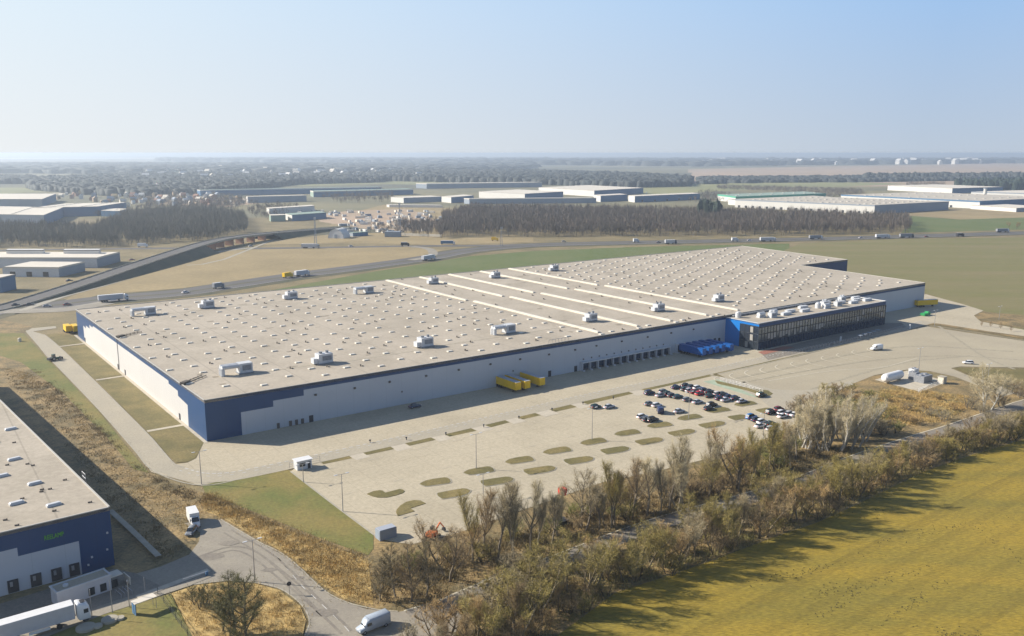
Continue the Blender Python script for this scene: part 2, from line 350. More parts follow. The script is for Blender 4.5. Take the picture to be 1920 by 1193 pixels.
sheet('service_lane','lane',[(48,622),(60,616),(104,612),(106,616),(62,622),(83,628),(111,651),(176,714),(272,810),(299,840),(326,872),(352,880),(480,889),(379,910),(290,884),(250,842),(183,766),(108,688),(88,668)],4)
LANE=[(330,886),(370,896),(420,896),(480,886),(600,860),(860,802),(1100,746),(1240,717),(1400,682),(1540,651),(1640,630),(1740,604)]
ribbon('lane','lane',LANE,6.5,5)
dashes('lane_marking','paint',LANE,.5,6,1.1,1.1,off=3.1)
dashes('lane_marking','paint',LANE,.35,6,1.0,2.4,off=1.2)
ribbon('lane_kerb','kerb',[(50,620),(88,668),(108,688),(183,766),(250,842),(290,885),(379,911),(480,891),(545,876)],.5,5,n=6)
ribbon('lane_kerb','kerb',[(83,628),(111,651),(176,714),(272,810),(299,840),(326,870),(345,877)],.5,5,n=6)
sheet('grass_plot','plot',[(87,628),(104,626),(140,630),(162,645),(112,649)],4)
sheet('grass_plot','plot',[(116,652),(162,646),(232,703),(178,712)],4)
sheet('grass_plot','plot',[(182,715),(234,707),(342,796),(274,808)],4)
sheet('grass_plot','plot',[(278,811),(345,799),(382,830),(367,860),(352,867),(331,868),(309,848)],4)
ribbon('wall_footing','paver',[(141,629),(387,831)],1.2,5,n=2)
struct('retaining_wall',ribbon_mb([G(207,963),G(250,1003),G(298,1050)],1.3,.9),'kerb')
for k,(a,b) in enumerate([((601,867),(655,856)),((681,850),(733,839)),((761,833),(810,822)),((836,816),(887,805)),((912,799),(950,789)),((973,784),(1008,776)),((1034,770),(1074,761)),((1094,756),(1180,736)),((1203,731),(1330,703)),((1335,702),(1540,656)),((1540,656),(1640,633))]):
    w_=4.4 if k<9 else 2.2
    o=ribbon('verge','plot',[a,b],w_,4,n=2)
for a,b in [((655,857),(681,850)),((733,840),(761,834)),((810,822.5),(836,817)),((887,805.5),(912,799.5)),((950,790),(973,785)),((1008,777),(1034,771)),((1074,762),(1094,757)),((1180,738),(1203,733))]:
    ribbon('paved_crossing','paver',[a,b],5.6,4,n=2,off=-1.2)
ribbon('lot_kerb','kerb',[(1345,702),(1500,667),(1700,617),(1738,611),(1920,639),(2100,667)],.6,5,n=4)
ribbon('lot_verge','scrub',[(1700,618),(1745,608),(1800,615),(1920,634),(2100,662)],4,4,n=4)
ribbon('park_kerb','kerb',[(545,885),(620,943),(700,1003),(712,1012)],.5,5,n=4)
sheet('roadside_grass','scrub',[(1826,592),(1844,585),(1900,590),(2100,612),(2100,648),(1920,617),(1838,602)],4)
sheet('corner_grass','plot',[(1790,691),(1830,691),(1920,694),(2200,716),(2200,735),(1905,736),(1866,719),(1822,705)],5)
# car park islands
def island(a,b,w=2.15,lay=4,shape=0):
    A_=G(*a);B_=G(*b); d=(B_-A_); L=d.length; d.normalize(); n_=Vector((-d.y,d.x,0)); pts=[]
    prof=[(0,0,0),(.05,.25,-.5),(.12,.5,-.9),(.25,.8,-1),(.5,1,-1),(.88,1,-1),(.96,.8,-.75),(1,.2,-.2)] if shape==0 else [(0,.1,-.2),(.03,.75,-.85),(.08,.95,-1),(.3,1,-1),(.6,1,-1),(.85,.95,-.7),(.95,.7,-.3),(1,.05,0)]
    up=[A_+d*L*t+n_*u*w for t,u,v in prof]; lo=[A_+d*L*t+n_*v*w for t,u,v in prof]; poly=up+lo[::-1][1:-1]
    poly=[p for p in poly]
    k=MB(); k.prism([(p.x,p.y) for p in poly[::-1]],.05,.24); struct('grass_island',k,'plot')
    cc=sum(poly,Vector())/len(poly); k=MB(); k.prism([((cc+(p-cc)*1.0+(p-cc).normalized()*.35).x,(cc+(p-cc)+(p-cc).normalized()*.35).y) for p in poly[::-1]],.05,.19); struct('island_kerb',k,'kerb')
for a,b in [((787,909),(844,901)),((869,888),(925,880)),((947,868),(999,860)),((1018,850),(1069,842)),((1088,833),(1135,825)),((1152,816),(1198,809)),((1213,801),(1258,795)),((1270,787),(1313,780)),((1325,773),(1366,767)),((1377,761),(1415,755))]: island(a,b)
for a,b in [((822,932),(882,921)),((903,908),(963,899)),((984,887),(1042,878)),((1060,868),(1113,860)),((1129,849),(1180,841)),((1194,832),(1243,824)),((1256,816),(1303,808)),((1314,801),(1359,793)),((1369,786),(1400,781)),((1422,773),(1450,768))]: island(a,b,shape=1)
def poly_island(pts):
    P=[G(x,y) for x,y in pts]; bm=bmesh.new(); vs=[bm.verts.new((p.x,p.y,.2)) for p in P]; f=bm.faces.new(vs); bm.normal_update()
    if f.normal.z<0: f.normal_flip()
    r=bmesh.ops.extrude_face_region(bm,geom=[f]); bmesh.ops.translate(bm,verts=[v for v in r['geom'] if isinstance(v,bmesh.types.BMVert)],vec=(0,0,-.15))
    bmesh.ops.recalc_face_normals(bm,faces=bm.faces); bmesh.ops.triangulate(bm,faces=[f for f in bm.faces if len(f.verts)>4])
    me=bpy.data.meshes.new('grass_island'); bm.to_mesh(me); bm.free(); me.materials.append(MATS['plot']); o=bpy.data.objects.new('grass_island',me); COL.objects.link(o); o['kind']='structure'
sc_=lambda L:[(680+x/8.52,880+y/8.52) for x,y in L]
poly_island(sc_([(65,405),(170,360),(270,345),(320,352),(360,385),(480,355),(590,325),(640,335),(672,360),(640,390),(520,430),(380,462),(240,462),(150,440)]))
poly_island(sc_([(540,660),(600,590),(700,530),(830,502),(920,510),(1010,555),(760,635),(830,680),(560,758),(535,700)]))
poly_island([(1340,714),(1400,728),(1440,733),(1449,739),(1443,743),(1425,741),(1400,733),(1345,720)])
sheet('green_path','parking_green',[(1318,716),(1345,712),(1425,738),(1416,746)],4)
# faint bay and turning marks in the truck lot
def arc(cx,cy,r,a0,a1,w=.25):
    c=G(cx,cy); ps=[(c.x+r*math.cos(a0+(a1-a0)*i/14),c.y+r*math.sin(a0+(a1-a0)*i/14),0) for i in range(15)]
    return ps
for i in range(11):
    t=i/10; x=1375+t*290; y=724-t*58
    a=G(x,y); d=Vector((-.6,.8,0)); u_=Vector((.81,.586,0))
    pts=[a+d*0,a+d*7,a+d*11+u_*2.2,a+d*12.5+u_*6]
    struct('bay_line',ribbon_mb(smooth_line(pts,6),.45,.19),'faintpaint')
ribbon('bay_line','faintpaint',[(1440,715),(1560,696),(1650,690),(1720,672)],.4,5)
# bottom-left junction
RD=[(346,982),(390,973),(414,976),(445,993),(480,1015),(510,1030),(539,1047),(570,1074),(604,1106),(622,1120),(646,1130),(687,1143),(746,1149),(794,1139),(850,1115),(960,1063),(1000,1080),(900,1135),(860,1165),(830,1300),(600,1400),(560,1230),(572,1193),(580,1175),(578,1160),(566,1136),(548,1118),(527,1106),(480,1094),(430,1090),(364,1097),(300,1118),(254,1134),(195,1153),(89,1195),(-150,1290),(-150,1190),(0,1140),(90,1105),(213,1085),(254,1077),(300,1064),(355,1041),(373,1017),(376,1000)]
sheet('road','asphalt',RD,4)
sheet('truck_forecourt','asphalt_old',[(213,1068),(-150,1180),(-150,1260),(150,1150),(300,1100),(254,1076)],5)
ribbon('footpath','paver',[(392,1070),(330,1094),(257,1122)],1.6,6,n=3)
dashes('centre_line','paint',[(520,1046),(545,1075),(567,1101),(590,1122),(612,1143),(636,1165),(655,1186)],.18,5,2.2,2.6)
ribbon('road_kerb','kerb',[(414,975),(480,1014),(539,1046),(604,1105),(646,1129),(700,1143),(746,1148)],.3,5,n=6)
ribbon('road_kerb','kerb',[(364,1097),(430,1090),(480,1094),(527,1106),(566,1136),(580,1165),(572,1193)],.3,5,n=6)
sheet('verge_lawn','lawn',[(89,1196),(195,1154),(254,1135),(300,1120),(320,1115),(360,1193),(360,1260),(60,1260)],5)
sheet('island_scrub','reed',[(322,1114),(364,1099),(430,1092),(480,1096),(524,1108),(562,1137),(574,1163),(568,1193),(556,1230),(600,1400),(380,1400),(360,1193)],5)
sheet('bank','reed',[(390,935),(480,972),(600,1018),(690,1050),(700,1135),(646,1124),(604,1098),(539,1040),(480,1008),(414,970),(380,958)],3)
TRK=[(770,1160),(840,1138),(900,1112),(1060,1050),(1180,1003),(1280,970),(1400,937),(1510,902),(1610,862),(1729,822),(1791,803),(1895,767),(1960,748),(2200,690)]
ribbon('track_shoulder','scrub',TRK,10,3)
ribbon('track','asphalt_old',TRK,5,4)
ribbon('track_edge','faintpaint',TRK,.4,5,off=2.9)

sheet('sandy_patch','pink_field',[(250,372),(380,368),(480,372),(500,380),(430,388),(300,384)],3)
sheet('sandy_patch','pink_field',[(590,404),(650,396),(760,392),(800,402),(830,425),(740,436),(660,426),(600,416)],4)
sheet('tyre_path','lane',[(100,362),(250,362),(400,368),(480,372),(480,374),(400,371),(250,365),(100,365)],4)
dashes('worn_marking','faintpaint',[(600,884),(860,826),(1100,773),(1290,731)],.18,5,5,9)
dashes('worn_marking','faintpaint',[(640,930),(860,872),(1100,812),(1330,758)],.18,5,3,12)

for a_,w__ in (([(1370,712),(1480,690),(1600,664),(1720,650),(1900,660)],1.6),([(1392,718),(1500,698),(1640,676),(1780,668),(1920,676)],1.2),([(1500,738),(1600,706),(1700,680),(1820,668)],1.5),([(1760,612),(1800,640),(1850,672),(1920,700)],1.4)): ribbon('tyre_track','worn',a_,w__,4)
for a_ in ([(380,1050),(450,1035),(540,1100),(620,1170)],[(420,1000),(500,1050),(580,1130),(640,1190)]): ribbon('tyre_track','asphalt_old',a_,.5,5); ribbon('tyre_track','asphalt_old',a_,.5,5,off=1.9)
for x,y,r in [(430,1020,2.2),(395,1045,3),(505,1070,1.6),(610,1150,2.5),(560,1085,1.2)]:
    c=G(x,y); sheet('road_patch','asphalt_old',[(c.x+r*math.cos(i*.7)*(1+.3*math.sin(i*3)),c.y+r*.6*math.sin(i*.7)) for i in range(9)],5,px=False)
sheet('ploughed_land','pink_field',[(1285,348),(1300,320),(1900,306),(2400,306),(2400,354),(1920,349),(1560,350)],2)
sheet('ploughed_land','yellow_field',[(1290,346),(1480,337),(1700,345),(1560,351)],4)
for a_,b_ in (((112,650.5),(162,644.5)),((180,713.5),(234,705.5)),((276,809.5),(344,797.5))): ribbon('garden_path','paver',[a_,b_],1.8,5,n=2)
# ================================================================== MAIN WAREHOUSE
WH=13.1
A=G(383,750,WH); B=G(142,580,WH); C=G(1735,530,WH); A.z=B.z=C.z=0
U=(C-A).normalized(); V=(B-A).normalized(); LU=(C-A).length; LV=(B-A).length
def L(u,v,z=0.): p=U*u+V*v; return Vector((p.x,p.y,z))
wh=thing('warehouse','vast beige-roofed logistics hall with navy fascia and grey and white panel walls','warehouse',A)
O=(0,0)
RP=[(0,0),(LU,0),(LU+10,89),(463,88.5),(477,190),(0,LV)]
RP=[L(u,v) for u,v in RP]
mb=MB(); mb.prism([(p.x,p.y) for p in RP],12.0,12.85); mb.build('roof','roof',wh)
# parapet coping
mb=MB()
for i in range(len(RP)):
    a,b=RP[i],RP[(i+1)%len(RP)]; d=(b-a); ln=d.length; m_=(a+b)/2; ang=math.atan2(d.y,d.x); mb.box((m_.x,m_.y,13.0),(ln-.36,.35,.2),ang)
mb.build('parapet','roof_edge',wh)
# front wall (faces the camera)
def top(mb,d,o,a,b,z0,z1): mb.wallpoly(o,d,[(a,z0),(b,z0),(b,z1),(a,z1)])
Z1=12.92
OU0,OU1,OV=231.8,330.5,-18.3
g1=MB(); g1.wallpoly(O,U,[(10.6,0),(OU0,0),(OU0,11.1),(30.9,11.1),(30.9,9.25),(20.8,9.25),(20.8,7.35),(10.6,7.35)]); g1.build('front_wall','grey_panel',wh); g1=MB(); g1.wallpoly(O,U,[(OU1,0),(LU,0),(LU,11.1),(OU1,11.1)]); g1.build('front_wall','grey_panel',wh)
b1=MB(); b1.wallpoly(O,U,[(0,0),(10.6,0),(10.6,7.35),(20.8,7.35),(20.8,9.25),(30.9,9.25),(30.9,11.1),(LU,11.1),(LU,Z1),(0,Z1)]); b1.build('fascia','blue_panel',wh)
# side wall (sunlit); runs from B to A so that it faces outwards
VB=-V; SB=L(0,LV); s2=lambda v:LV-v
w1=MB(); w1.wallpoly(SB,VB,[(s2(v),z) for v,z in [(174,0),(18.2,0),(17.6,7.3),(27.5,8.0),(27.5,9.7),(37.6,9.9),(37.6,10.9),(152,10.9),(154,9.9),(160,10.2),(160,8.4),(168,8.6),(168,7.2),(174,7.6)]]); w1.build('side_wall','white_panel',wh)
w2=MB(); w2.wallpoly(SB,VB,[(s2(v),z) for v,z in [(17.6,7.3),(18.2,0),(0,0),(0,Z1),(LV,Z1),(LV,0),(174,0),(174,7.6),(168,7.2),(168,8.6),(160,8.4),(160,10.2),(154,9.9),(152,10.9),(37.6,10.9),(37.6,9.9),(27.5,9.7),(27.5,8.0)]]); w2.build('fascia','blue_panel',wh)
w3=MB()
for i in range(1,5):
    a,b=RP[i],RP[i+1]; d=(b-a).normalized(); w3.wallpoly(a,d,[(0,0),((b-a).length,0),((b-a).length,Z1),(0,Z1)])
w3.build('rear_wall','blue_panel',wh)
# wall lamps, pipes, doors
def onfront(u,z,w_,h_,d_,mb): mb.box(tuple(L(u,-d_/2,z)),(w_,d_,h_),math.atan2(U.y,U.x))
def wpx(x,y): return WALL(A,U,x,y)
for (x,y) in [(443,797),(735,747),(995,700),(1268,655),(1510,610),(1747,568)]:
    u,z=wpx(480+x/3.977,540+y/3.977); k=MB(); onfront(u,z,.7,.6,.4,k); k.build('wall_lamp','vent',wh)
for (x,y) in [(60,690),(275,655),(470,620),(628,590),(817,557),(1010,525),(1185,495),(1352,467)]:
    u,z=wpx(960+x/3.977,500+y/3.977); k=MB(); onfront(u,z,.7,.6,.4,k); k.build('wall_lamp','vent',wh)
for u,z in [(66,4.7),(113,5),(147.5,4.6)]+[(151.8+4.05*i,4.7) for i in range(11)]:
    k=MB(); onfront(u,z,.4,.5,.3,k); k.build('wall_lamp','vent',wh)
for u,h in [(130.5,2.4),(143.6,2.4),(33,2.3),(225,3.2),(228,3.0),(345,3),(352,2.2)]:
    k=MB(); onfront(u,h/2,1.4,h,.12,k); k.build('door','dark',wh)
for v in (172.5,98.5,27.2,110):
    k=MB(); p=L(-.08,v,1.1); k.box(tuple(p),(.16,1.2,2.2),math.atan2(U.y,U.x)); k.build('door','frame_dark',wh)
k=MB(); k.tube(L(-.15,107.8,0),L(-.15,107.8,12.8),.12); k.build('drainpipe','metal',wh)
for u in (22,26,28,30):
    k=MB(); onfront(u,1.0,.8,1.6,.4,k); k.build('wall_box','vent',wh)
# docks
def dock_row(u0,u1,nd,z):
    step=(u1-u0)/nd; k=MB(); k.box(tuple(L((u0+u1)/2,-.75,z+.2)),((u1-u0),1.5,.4),math.atan2(U.y,U.x)); k.build('dock_canopy','unit_white',wh)
    for i in range(nd+1):
        k=MB(); k.box(tuple(L(u0+i*step,-.7,z/2)),(.35,1.4,z),math.atan2(U.y,U.x)); k.box(tuple(L(u0+i*step,-1.9,.3)),(.8,.9,.6),math.atan2(U.y,U.x)); k.build('dock_post','grey_side',wh)
    for i in range(nd):
        k=MB(); k.box(tuple(L(u0+(i+.5)*step,-.12,z/2)),(step-.5,.2,z-.1),math.atan2(U.y,U.x)); d=k.build('dock_door','glass_dark',wh)  # dark blue leaf colour stands in for shadow inside the dock bays
        k=MB(); k.box(tuple(L(u0+(i+.5)*step,-.6,.55)),(2.2,.9,.5),math.atan2(U.y,U.x)); k.build('dock_leveller','dark',d)
dock_row(146.2,195.4,12,3.2); dock_row(199.7,219.8,5,3.6)
# roof lights, vents, strips
UA=math.atan2(U.y,U.x)
def inroof(u,v): return (u<LU-3 or v>92) and u<470
cells=[]
for i in range(0,46):
    u=10.4+10.35*i if i<15 else 255.5+10.35*(i-15)
    if u>458: break
    for j in range(0,18):
        v=(12.1 if i%2==0 else 6.7)+10.9*j if i<15 else (9.6 if i%2==0 else 14.4)+10.9*j
        if i==0: v=v
        if v>184: continue
        if u>LU-6 and v<94: continue
        if i>=15 and u<268 and v<40: pass
        if RNG.random()<.04: continue
        cells.append((u+RNG.normal()*.15,v+RNG.normal()*.15))
cells+=[(2.3,6.2+16.+ (k*21.6)) for k in range(8)]
cells+=[(x,4) for x in (166,187,208,231)]
for u in (165,186,208,231): cells+= [(u-6,2.2)]
cells=[c for c in cells if not any(abs(c[0]-a)<5 and abs(c[1]-b)<4 for a,b in [(22.7,155),(51,157),(93,158),(131,152),(21,26),(48,23),(90,25),(129,27),(259,27)])]
def dist_cam(c): p=A+L(c[0],c[1]); return (p-Vector((0,0,CAMH))).length
cells.sort(key=dist_cam)
def skyl(mb,u,v,s=1.):
    mb.box(tuple(L(u,v,12.92)),(2.3,1.6,.22),UA); mb.box(tuple(L(u,v,13.12)),(2.2,1.5,.22),UA,.8)
for c in cells[:100]:
    k=MB(); skyl(k,*c); k.build('skylight','skylight',wh)
k=MB()
for c in cells[100:]: skyl(k,*c)
tag(k.build('skylight','skylight',wh),None,None,kind='stuff')
def vent(k,u,v):
    p=L(u,v,12.8); k.tube(p,p+Vector((0,0,.6)),.2,.2,6); k.tube(p+Vector((0,0,.55)),p+Vector((0,0,.8)),.36,.22,6); k.box(tuple(L(u+.7,v,12.92)),(.6,.5,.25),UA)
vc=[(u+5.2+RNG.normal()*.5,v+RNG.normal()*1.5) for (u,v) in cells if RNG.random()<.30 and u<450 and (u<LU-12 or v>96)]
vc+=[(160+RNG.random()*90,8+RNG.random()*178) for _ in range(30)]
vc.sort(key=dist_cam)
for c in vc[:100]:
    k=MB(); vent(k,*c); k.build('roof_vent','vent',wh)
k=MB()
for c in vc[100:]: vent(k,*c)
tag(k.build('roof_vent','vent',wh),None,None,kind='stuff')
for u in (161,183,203,226,247.5):
    for v0,v1 in ((5,97.5),(101.5,191)) :
        v1=min(v1,LV-2); k=MB(); k.box(tuple(L(u,(v0+v1)/2,13.1)),(1.5,v1-v0,.5),UA); k.box(tuple(L(u,(v0+v1)/2,13.45)),(1.1,v1-v0,.25),UA,.98); k.build('light_strip','light_strip',wh)
RW=random.Random(8)
for u,v,a_,b_ in [(36,26,28,.9),(69,24,40,.9),(109,26,36,.9),(152,26,40,.9),(195,25.5,40,.9),(36,156,26,.9),(72,157,40,.9),(112,155,36,.9)]:
    k=MB(); k.box(tuple(L(u,v-3.4,12.87)),(a_,b_,.04),UA); k.build('walkway','vent' if False else 'lane',wh)
k=MB()
for i in range(70):
    k.box(tuple(L(RW.uniform(4,395),RW.uniform(4,86),12.862)),(RW.uniform(.8,4),RW.uniform(.5,2.2),.02),UA)
for i in range(90): k.box(tuple(L(RW.uniform(4,455),RW.uniform(90,184),12.862)),(RW.uniform(.8,5),RW.uniform(.5,2.2),.02),UA)
tag(k.build('membrane_patch','roof_patch',wh),None,None,kind='stuff')
def hvac(u,v,kind,s=1.):
    g_=MB(); 
    if kind=='box':
        g_.box(tuple(L(u,v,14.9)),(5.2*s,3.6*s,3.2*s),UA); g_.box(tuple(L(u-3.4*s,v,14.2)),(1.8*s,2.6*s,1.8*s),UA); o=g_.build('rooftop_unit','unit_white',wh)
        k=MB(); k.box(tuple(L(u,v,13.1)),(5.8*s,4.2*s,.4),UA); k.tube(L(u+1.2*s,v,16.5),L(u+1.2*s,v,17.3),.55,.55,8); k.tube(L(u-1.2*s,v,16.5),L(u-1.2*s,v,17.1),.5,.7,8); k.box(tuple(L(u+.4*s,v-1.83*s,15)),(3.4*s,.06,1.6*s),UA); k.build('unit_frame','unit_grey',o)
    elif kind=='duct':
        g_.box(tuple(L(u+2,v,14.8)),(4.4,3.4,3.2),UA); o=g_.build('rooftop_unit','unit_white',wh)
        k=MB()
        for t in (-1,1):
            yv=v+t*.8
            k.tube(L(u-5.6,yv,12.9),L(u-5.6,yv,15.4),.75,.75,8); k.tube(L(u-5.8,yv,15.7),L(u+.2,yv,15.7),.75,.75,8)
        k.build('duct','unit_white',o)
        k=MB(); k.box(tuple(L(u+2,v,13.05)),(5,4,.3),UA); k.box(tuple(L(u+2.2,v-1.74,14.9)),(3,.06,1.8),UA); k.build('unit_frame','unit_grey',o)
for u,v,kd in [(22.7,155.4,'duct'),(51.1,156.9,'box'),(93.1,158.5,'box'),(131.1,153,'duct'),(19.5,25.9,'duct'),(48.3,22.6,'box'),(90.3,24.7,'box'),(129.1,27.1,'duct'),(177,160,'box'),(218.4,158.7,'box'),(265.9,163,'box'),(174,25.5,'box'),(215.7,25.7,'box'),(258.8,27.1,'box')]: hvac(u,v,kd,1 if u<140 else .9)
# pipe gantries on the left edge of the roof
for (x0,y0,x1,y1) in [(226,631,262,622),(347,718,382,704)]:
    a=G(x0,y0,13.2)-A; b=G(x1,y1,13.2)-A; k=MB(); d=(b-a).normalized(); n_=Vector((-d.y,d.x,0))
    for s in (-1,1):
        k.tube(a+n_*s*.9,b+n_*s*.9,.12,.12,4)
        for t in range(6):
            p=a.lerp(b,t/5)+n_*s*.9; k.tube(Vector((p.x,p.y,12.8)),p+Vector((0,0,.3)),.08,.08,4)
    for t in range(9): p=a.lerp(b,t/8); k.tube(p+n_*.9,p-n_*.9,.07,.07,4)
    k.box((a.x,a.y,13.3),(3.2,1.6,.9),math.atan2(d.y,d.x)); k.build('pipe_gantry','vent',wh)
k=MB()
for i in range(7): k.tube(L(131+i*1.6,1.2,12.9),L(131+i*1.6,1.2,14.2),.08,.08,4)
k.tube(L(131,1.2,14.2),L(140.6,1.2,14.2),.1,.1,4); k.build('roof_railing','metal',wh)
# office block in front
of=thing('office_block','long three storey glass office block with bright blue end on the front of the hall','office building',A)
OZ=12.0
q=[L(OU0,-.05),L(OU0,OV),L(OU1,OV),L(OU1,-.05)]
k=MB(); k.prism([(p.x,p.y) for p in q],OZ-.5,OZ); k.build('roof','roof',of)
k=MB()
for i in range(3):
    a,b=q[i],q[i+1]; d=b-a; m_=(a+b)/2; k.box((m_.x,m_.y,OZ+.12),(d.length-.5,.4,.24),math.atan2(d.y,d.x))
k.build('parapet','unit_white',of)
LO=OU1-OU0
fo=L(OU0,OV)
k=MB(); k.wallpoly(fo,U,[(0,10.3),(LO,10.3),(LO,OZ-.02),(0,OZ-.02)]); k.build('fascia','blue_panel',of)
k=MB(); k.wallpoly(fo,U,[(0,0),(LO,0),(LO,3.6),(0,3.6)]); k.build('ground_floor_glazing','glass_dark',of)
k=MB(); k.wallpoly(fo,U,[(0,3.6),(LO,3.6),(LO,4.1),(0,4.1)]); k.wallpoly(fo,U,[(0,6.9),(LO,6.9),(LO,7.3),(0,7.3)]); k.wallpoly(fo,U,[(0,9.9),(LO,9.9),(LO,10.3),(0,10.3)])
for i in range(49): 
    k.box(tuple(fo+Vector((U.x,U.y,0))*(i*LO/48)+Vector((U.y,-U.x,0))*.05+Vector((0,0,5.15))),(.18,.2,10.2),UA)
k.build('curtain_wall_frame','frame_dark',of)
BL=random.Random(5)
for i in range(48):
    for r,(z0,z1) in enumerate(((4.1,6.9),(7.3,9.9))):
        a=i*LO/48+.12; b=(i+1)*LO/48-.12; k=MB(); k.wallpoly(fo,U,[(a,z0),(b,z0),(b,z1),(a,z1)])
        wdw=k.build('window','glass',of)
        pr=.35 if i<22 else (.12 if i<34 else .18)
        if BL.random()<pr and not (22<i<32 and r==1):
            k=MB(); zb=z0+ (z1-z0)*BL.choice([0,.15,.35]); k.wallpoly(fo,U,[(a+.1,zb),(b-.1,zb),(b-.1,z1-.1),(a+.1,z1-.1)],.02); k.build('window_blind','blind',wdw)
# left (sunlit) end wall: bright blue with a glazed corner
so_=L(OU0,0); SD=-V
k=MB(); k.wallpoly(so_,SD,[(0,0),(8.2,0),(8.2,10.6),(18.3,10.6),(18.3,OZ-.02),(0,OZ-.02)]); k.build('end_wall','bright_blue',of)
for c in range(4):
    for r in range(3):
        a=8.2+c*2.52; z0=.1+r*3.5; k=MB(); k.wallpoly(so_,SD,[(a+.1,z0+.1),(a+2.42,z0+.1),(a+2.42,z0+3.4),(a+.1,z0+3.4)],-.03); wd=k.build('window','glass',of)
        if (c,r) in ((2,2),(2,1),(1,0)):
            k=MB(); k.wallpoly(so_,SD,[(a+.5,z0+.4),(a+2.,z0+.4),(a+2.,z0+3.),(a+.5,z0+3.)],.01); k.build('window_blind','blind',wd)
k=MB()
for c in range(5): p=so_+SD*(8.2+c*2.5); k.box((p.x,p.y,5.3),(.2,.2,10.6),UA)
for r in range(4): p=so_+SD*13.2; k.box((p.x,p.y,.1+r*3.5),(.16,10.,.2),math.atan2(U.y,U.x))
k.build('corner_frame','frame_dark',of)
k=MB(); k.wallpoly(L(OU1,OV),V,[(0,0),(18.3,0),(18.3,OZ),(0,OZ)]); k.build('end_wall','blue_panel',of)
# plant on the office roof
def plant(u,v,kd):
    if kd=='tank':
        k=MB(); k.tube(L(u-2.,v,OZ+1.4),L(u+2.,v,OZ+1.4),1.,1.,12); k.box(tuple(L(u,v,OZ+.3)),(4.6,2,.6),UA); k.build('rooftop_unit','unit_white',of,)
    elif kd=='box':
        k=MB(); k.box(tuple(L(u,v,OZ+1.1)),(4,2.2,2.2),UA); k.tube(L(u+1,v,OZ+2.6),L(u+1,v,OZ+3.1),.6,.6,8); k.tube(L(u-1,v,OZ+2.6),L(u-1,v,OZ+3.1),.6,.6,8); o=k.build('rooftop_unit','unit_white',of)
        k=MB(); k.box(tuple(L(u,v-1.13,OZ+1.2)),(2.8,.06,1.2),UA); k.build('grille','unit_grey',o)
    elif kd=='low':
        k=MB(); k.box(tuple(L(u,v,OZ+.6)),(6,1.6,1.2),UA); k.box(tuple(L(u+1,v+1.6,OZ+.5)),(2,1,1),UA); k.build('rooftop_unit','unit_white',of)
    else:
        k=MB(); k.tube(L(u,v,OZ),L(u,v,OZ+2.3),1.3,1.3,12); k.tube(L(u,v,OZ+2.3),L(u,v,OZ+2.7),1.,.8,12); k.build('rooftop_unit','unit_white',of)
for u,v,kd in [(236,-3.5,'drum'),(245,-9,'tank'),(249,-12,'box'),(255,-8,'tank'),(259,-12,'low'),(266,-9,'low'),(273,-12,'low'),(280,-6,'low'),(286,-10,'drum'),(289,-12.5,'tank'),(294,-8,'box'),(299,-12,'box'),(300,-5,'low'),(306,-9,'low'),(312,-12,'low'),(313,-5,'box'),(319,-9,'low'),(324,-12,'low'),(325,-5,'low')]: plant(u,v,kd)
k=MB()
for i in range(30): k.box(tuple(L(236+i*3.1,-1.4,OZ+.25)),(.3,1.6,.4),UA)
k.box(tuple(L(281,-1.4,OZ+.6)),(92,.9,.5),UA); k.build('cable_tray','unit_grey',of)
# canopy and steps by the right end
cb=thing('glazed_porch','small turquoise glazed porch at the right end of the office block','porch',A+L(336,-9),UA)
k=MB(); k.box((0,0,3.1),(9,6,.3)); k.build('canopy','frame_dark',cb); k=MB(); k.box((0,0,1.5),(8,5,2.9)); k.build('glazing','far_blue',cb)
# ================================================================== SMALLER HALL, bottom left
H2=13.1; A2=G(205,950,H2); A2.z=0; F2=(G(0,998,H2)-G(205,950,H2)).normalized(); S2=(G(0,750,H2)-G(205,950,H2)).normalized()
h2=thing('warehouse','navy and grey hall with a green sign at the lower left','warehouse',A2)
def L2(a,b,z=0.): p=F2*a+S2*b; return Vector((p.x,p.y,z))
q=[L2(0,0),L2(0,190),L2(75,190),L2(75,0)]
k=MB(); k.prism([(p.x,p.y) for p in q],12.2,12.9); k.build('roof','roof',h2)
k=MB()
for i in range(4):
    a,b=q[i],q[(i+1)%4]; d=b-a; m_=(a+b)/2; k.box((m_.x,m_.y,13.0),(d.length-.36,.35,.2),math.atan2(d.y,d.x))
k.build('parapet','roof_edge',h2)
FI=-F2; o2=L2(75,0)
t=lambda s:75-s
Zt=12.92
k=MB(); k.wallpoly(o2,FI,[(0,0),(t(6.3),0),(t(6.3),7.3),(t(17.2),7.3),(t(17.2),9.1),(0,9.1)]); k.build('front_wall','grey_panel',h2)
k=MB(); k.wallpoly(o2,FI,[(0,9.1),(t(17.2),9.1),(t(17.2),7.3),(t(6.3),7.3),(t(6.3),0),(75,0),(75,Zt),(0,Zt)]); k.build('fascia','blue_panel',h2)
k=MB(); k.wallpoly((0,0),S2,[(0,0),(190,0),(190,Zt),(0,Zt)]); k.wallpoly(L2(0,190),F2,[(0,0),(75,0),(75,Zt),(0,Zt)]); k.wallpoly(L2(75,190),-S2,[(0,0),(190,0),(190,Zt),(0,Zt)]); k.build('side_wall','blue_panel',h2)
FA=math.atan2(-F2.y,-F2.x)
N2=Vector((FI.y,-FI.x,0))
for s in (7.6,10.9,14.6,18.6,23,27):
    p=L2(s,0)+N2*.12; k=MB(); k.box((p.x,p.y,1.5),(1.9,.24,2.6),FA); d=k.build('dock_door','dark',h2)
    k=MB(); p=L2(s+.3,0)+N2*.27; k.box((p.x,p.y,2.0),(.5,.04,1.0),FA); k.build('door_window','metal',d)
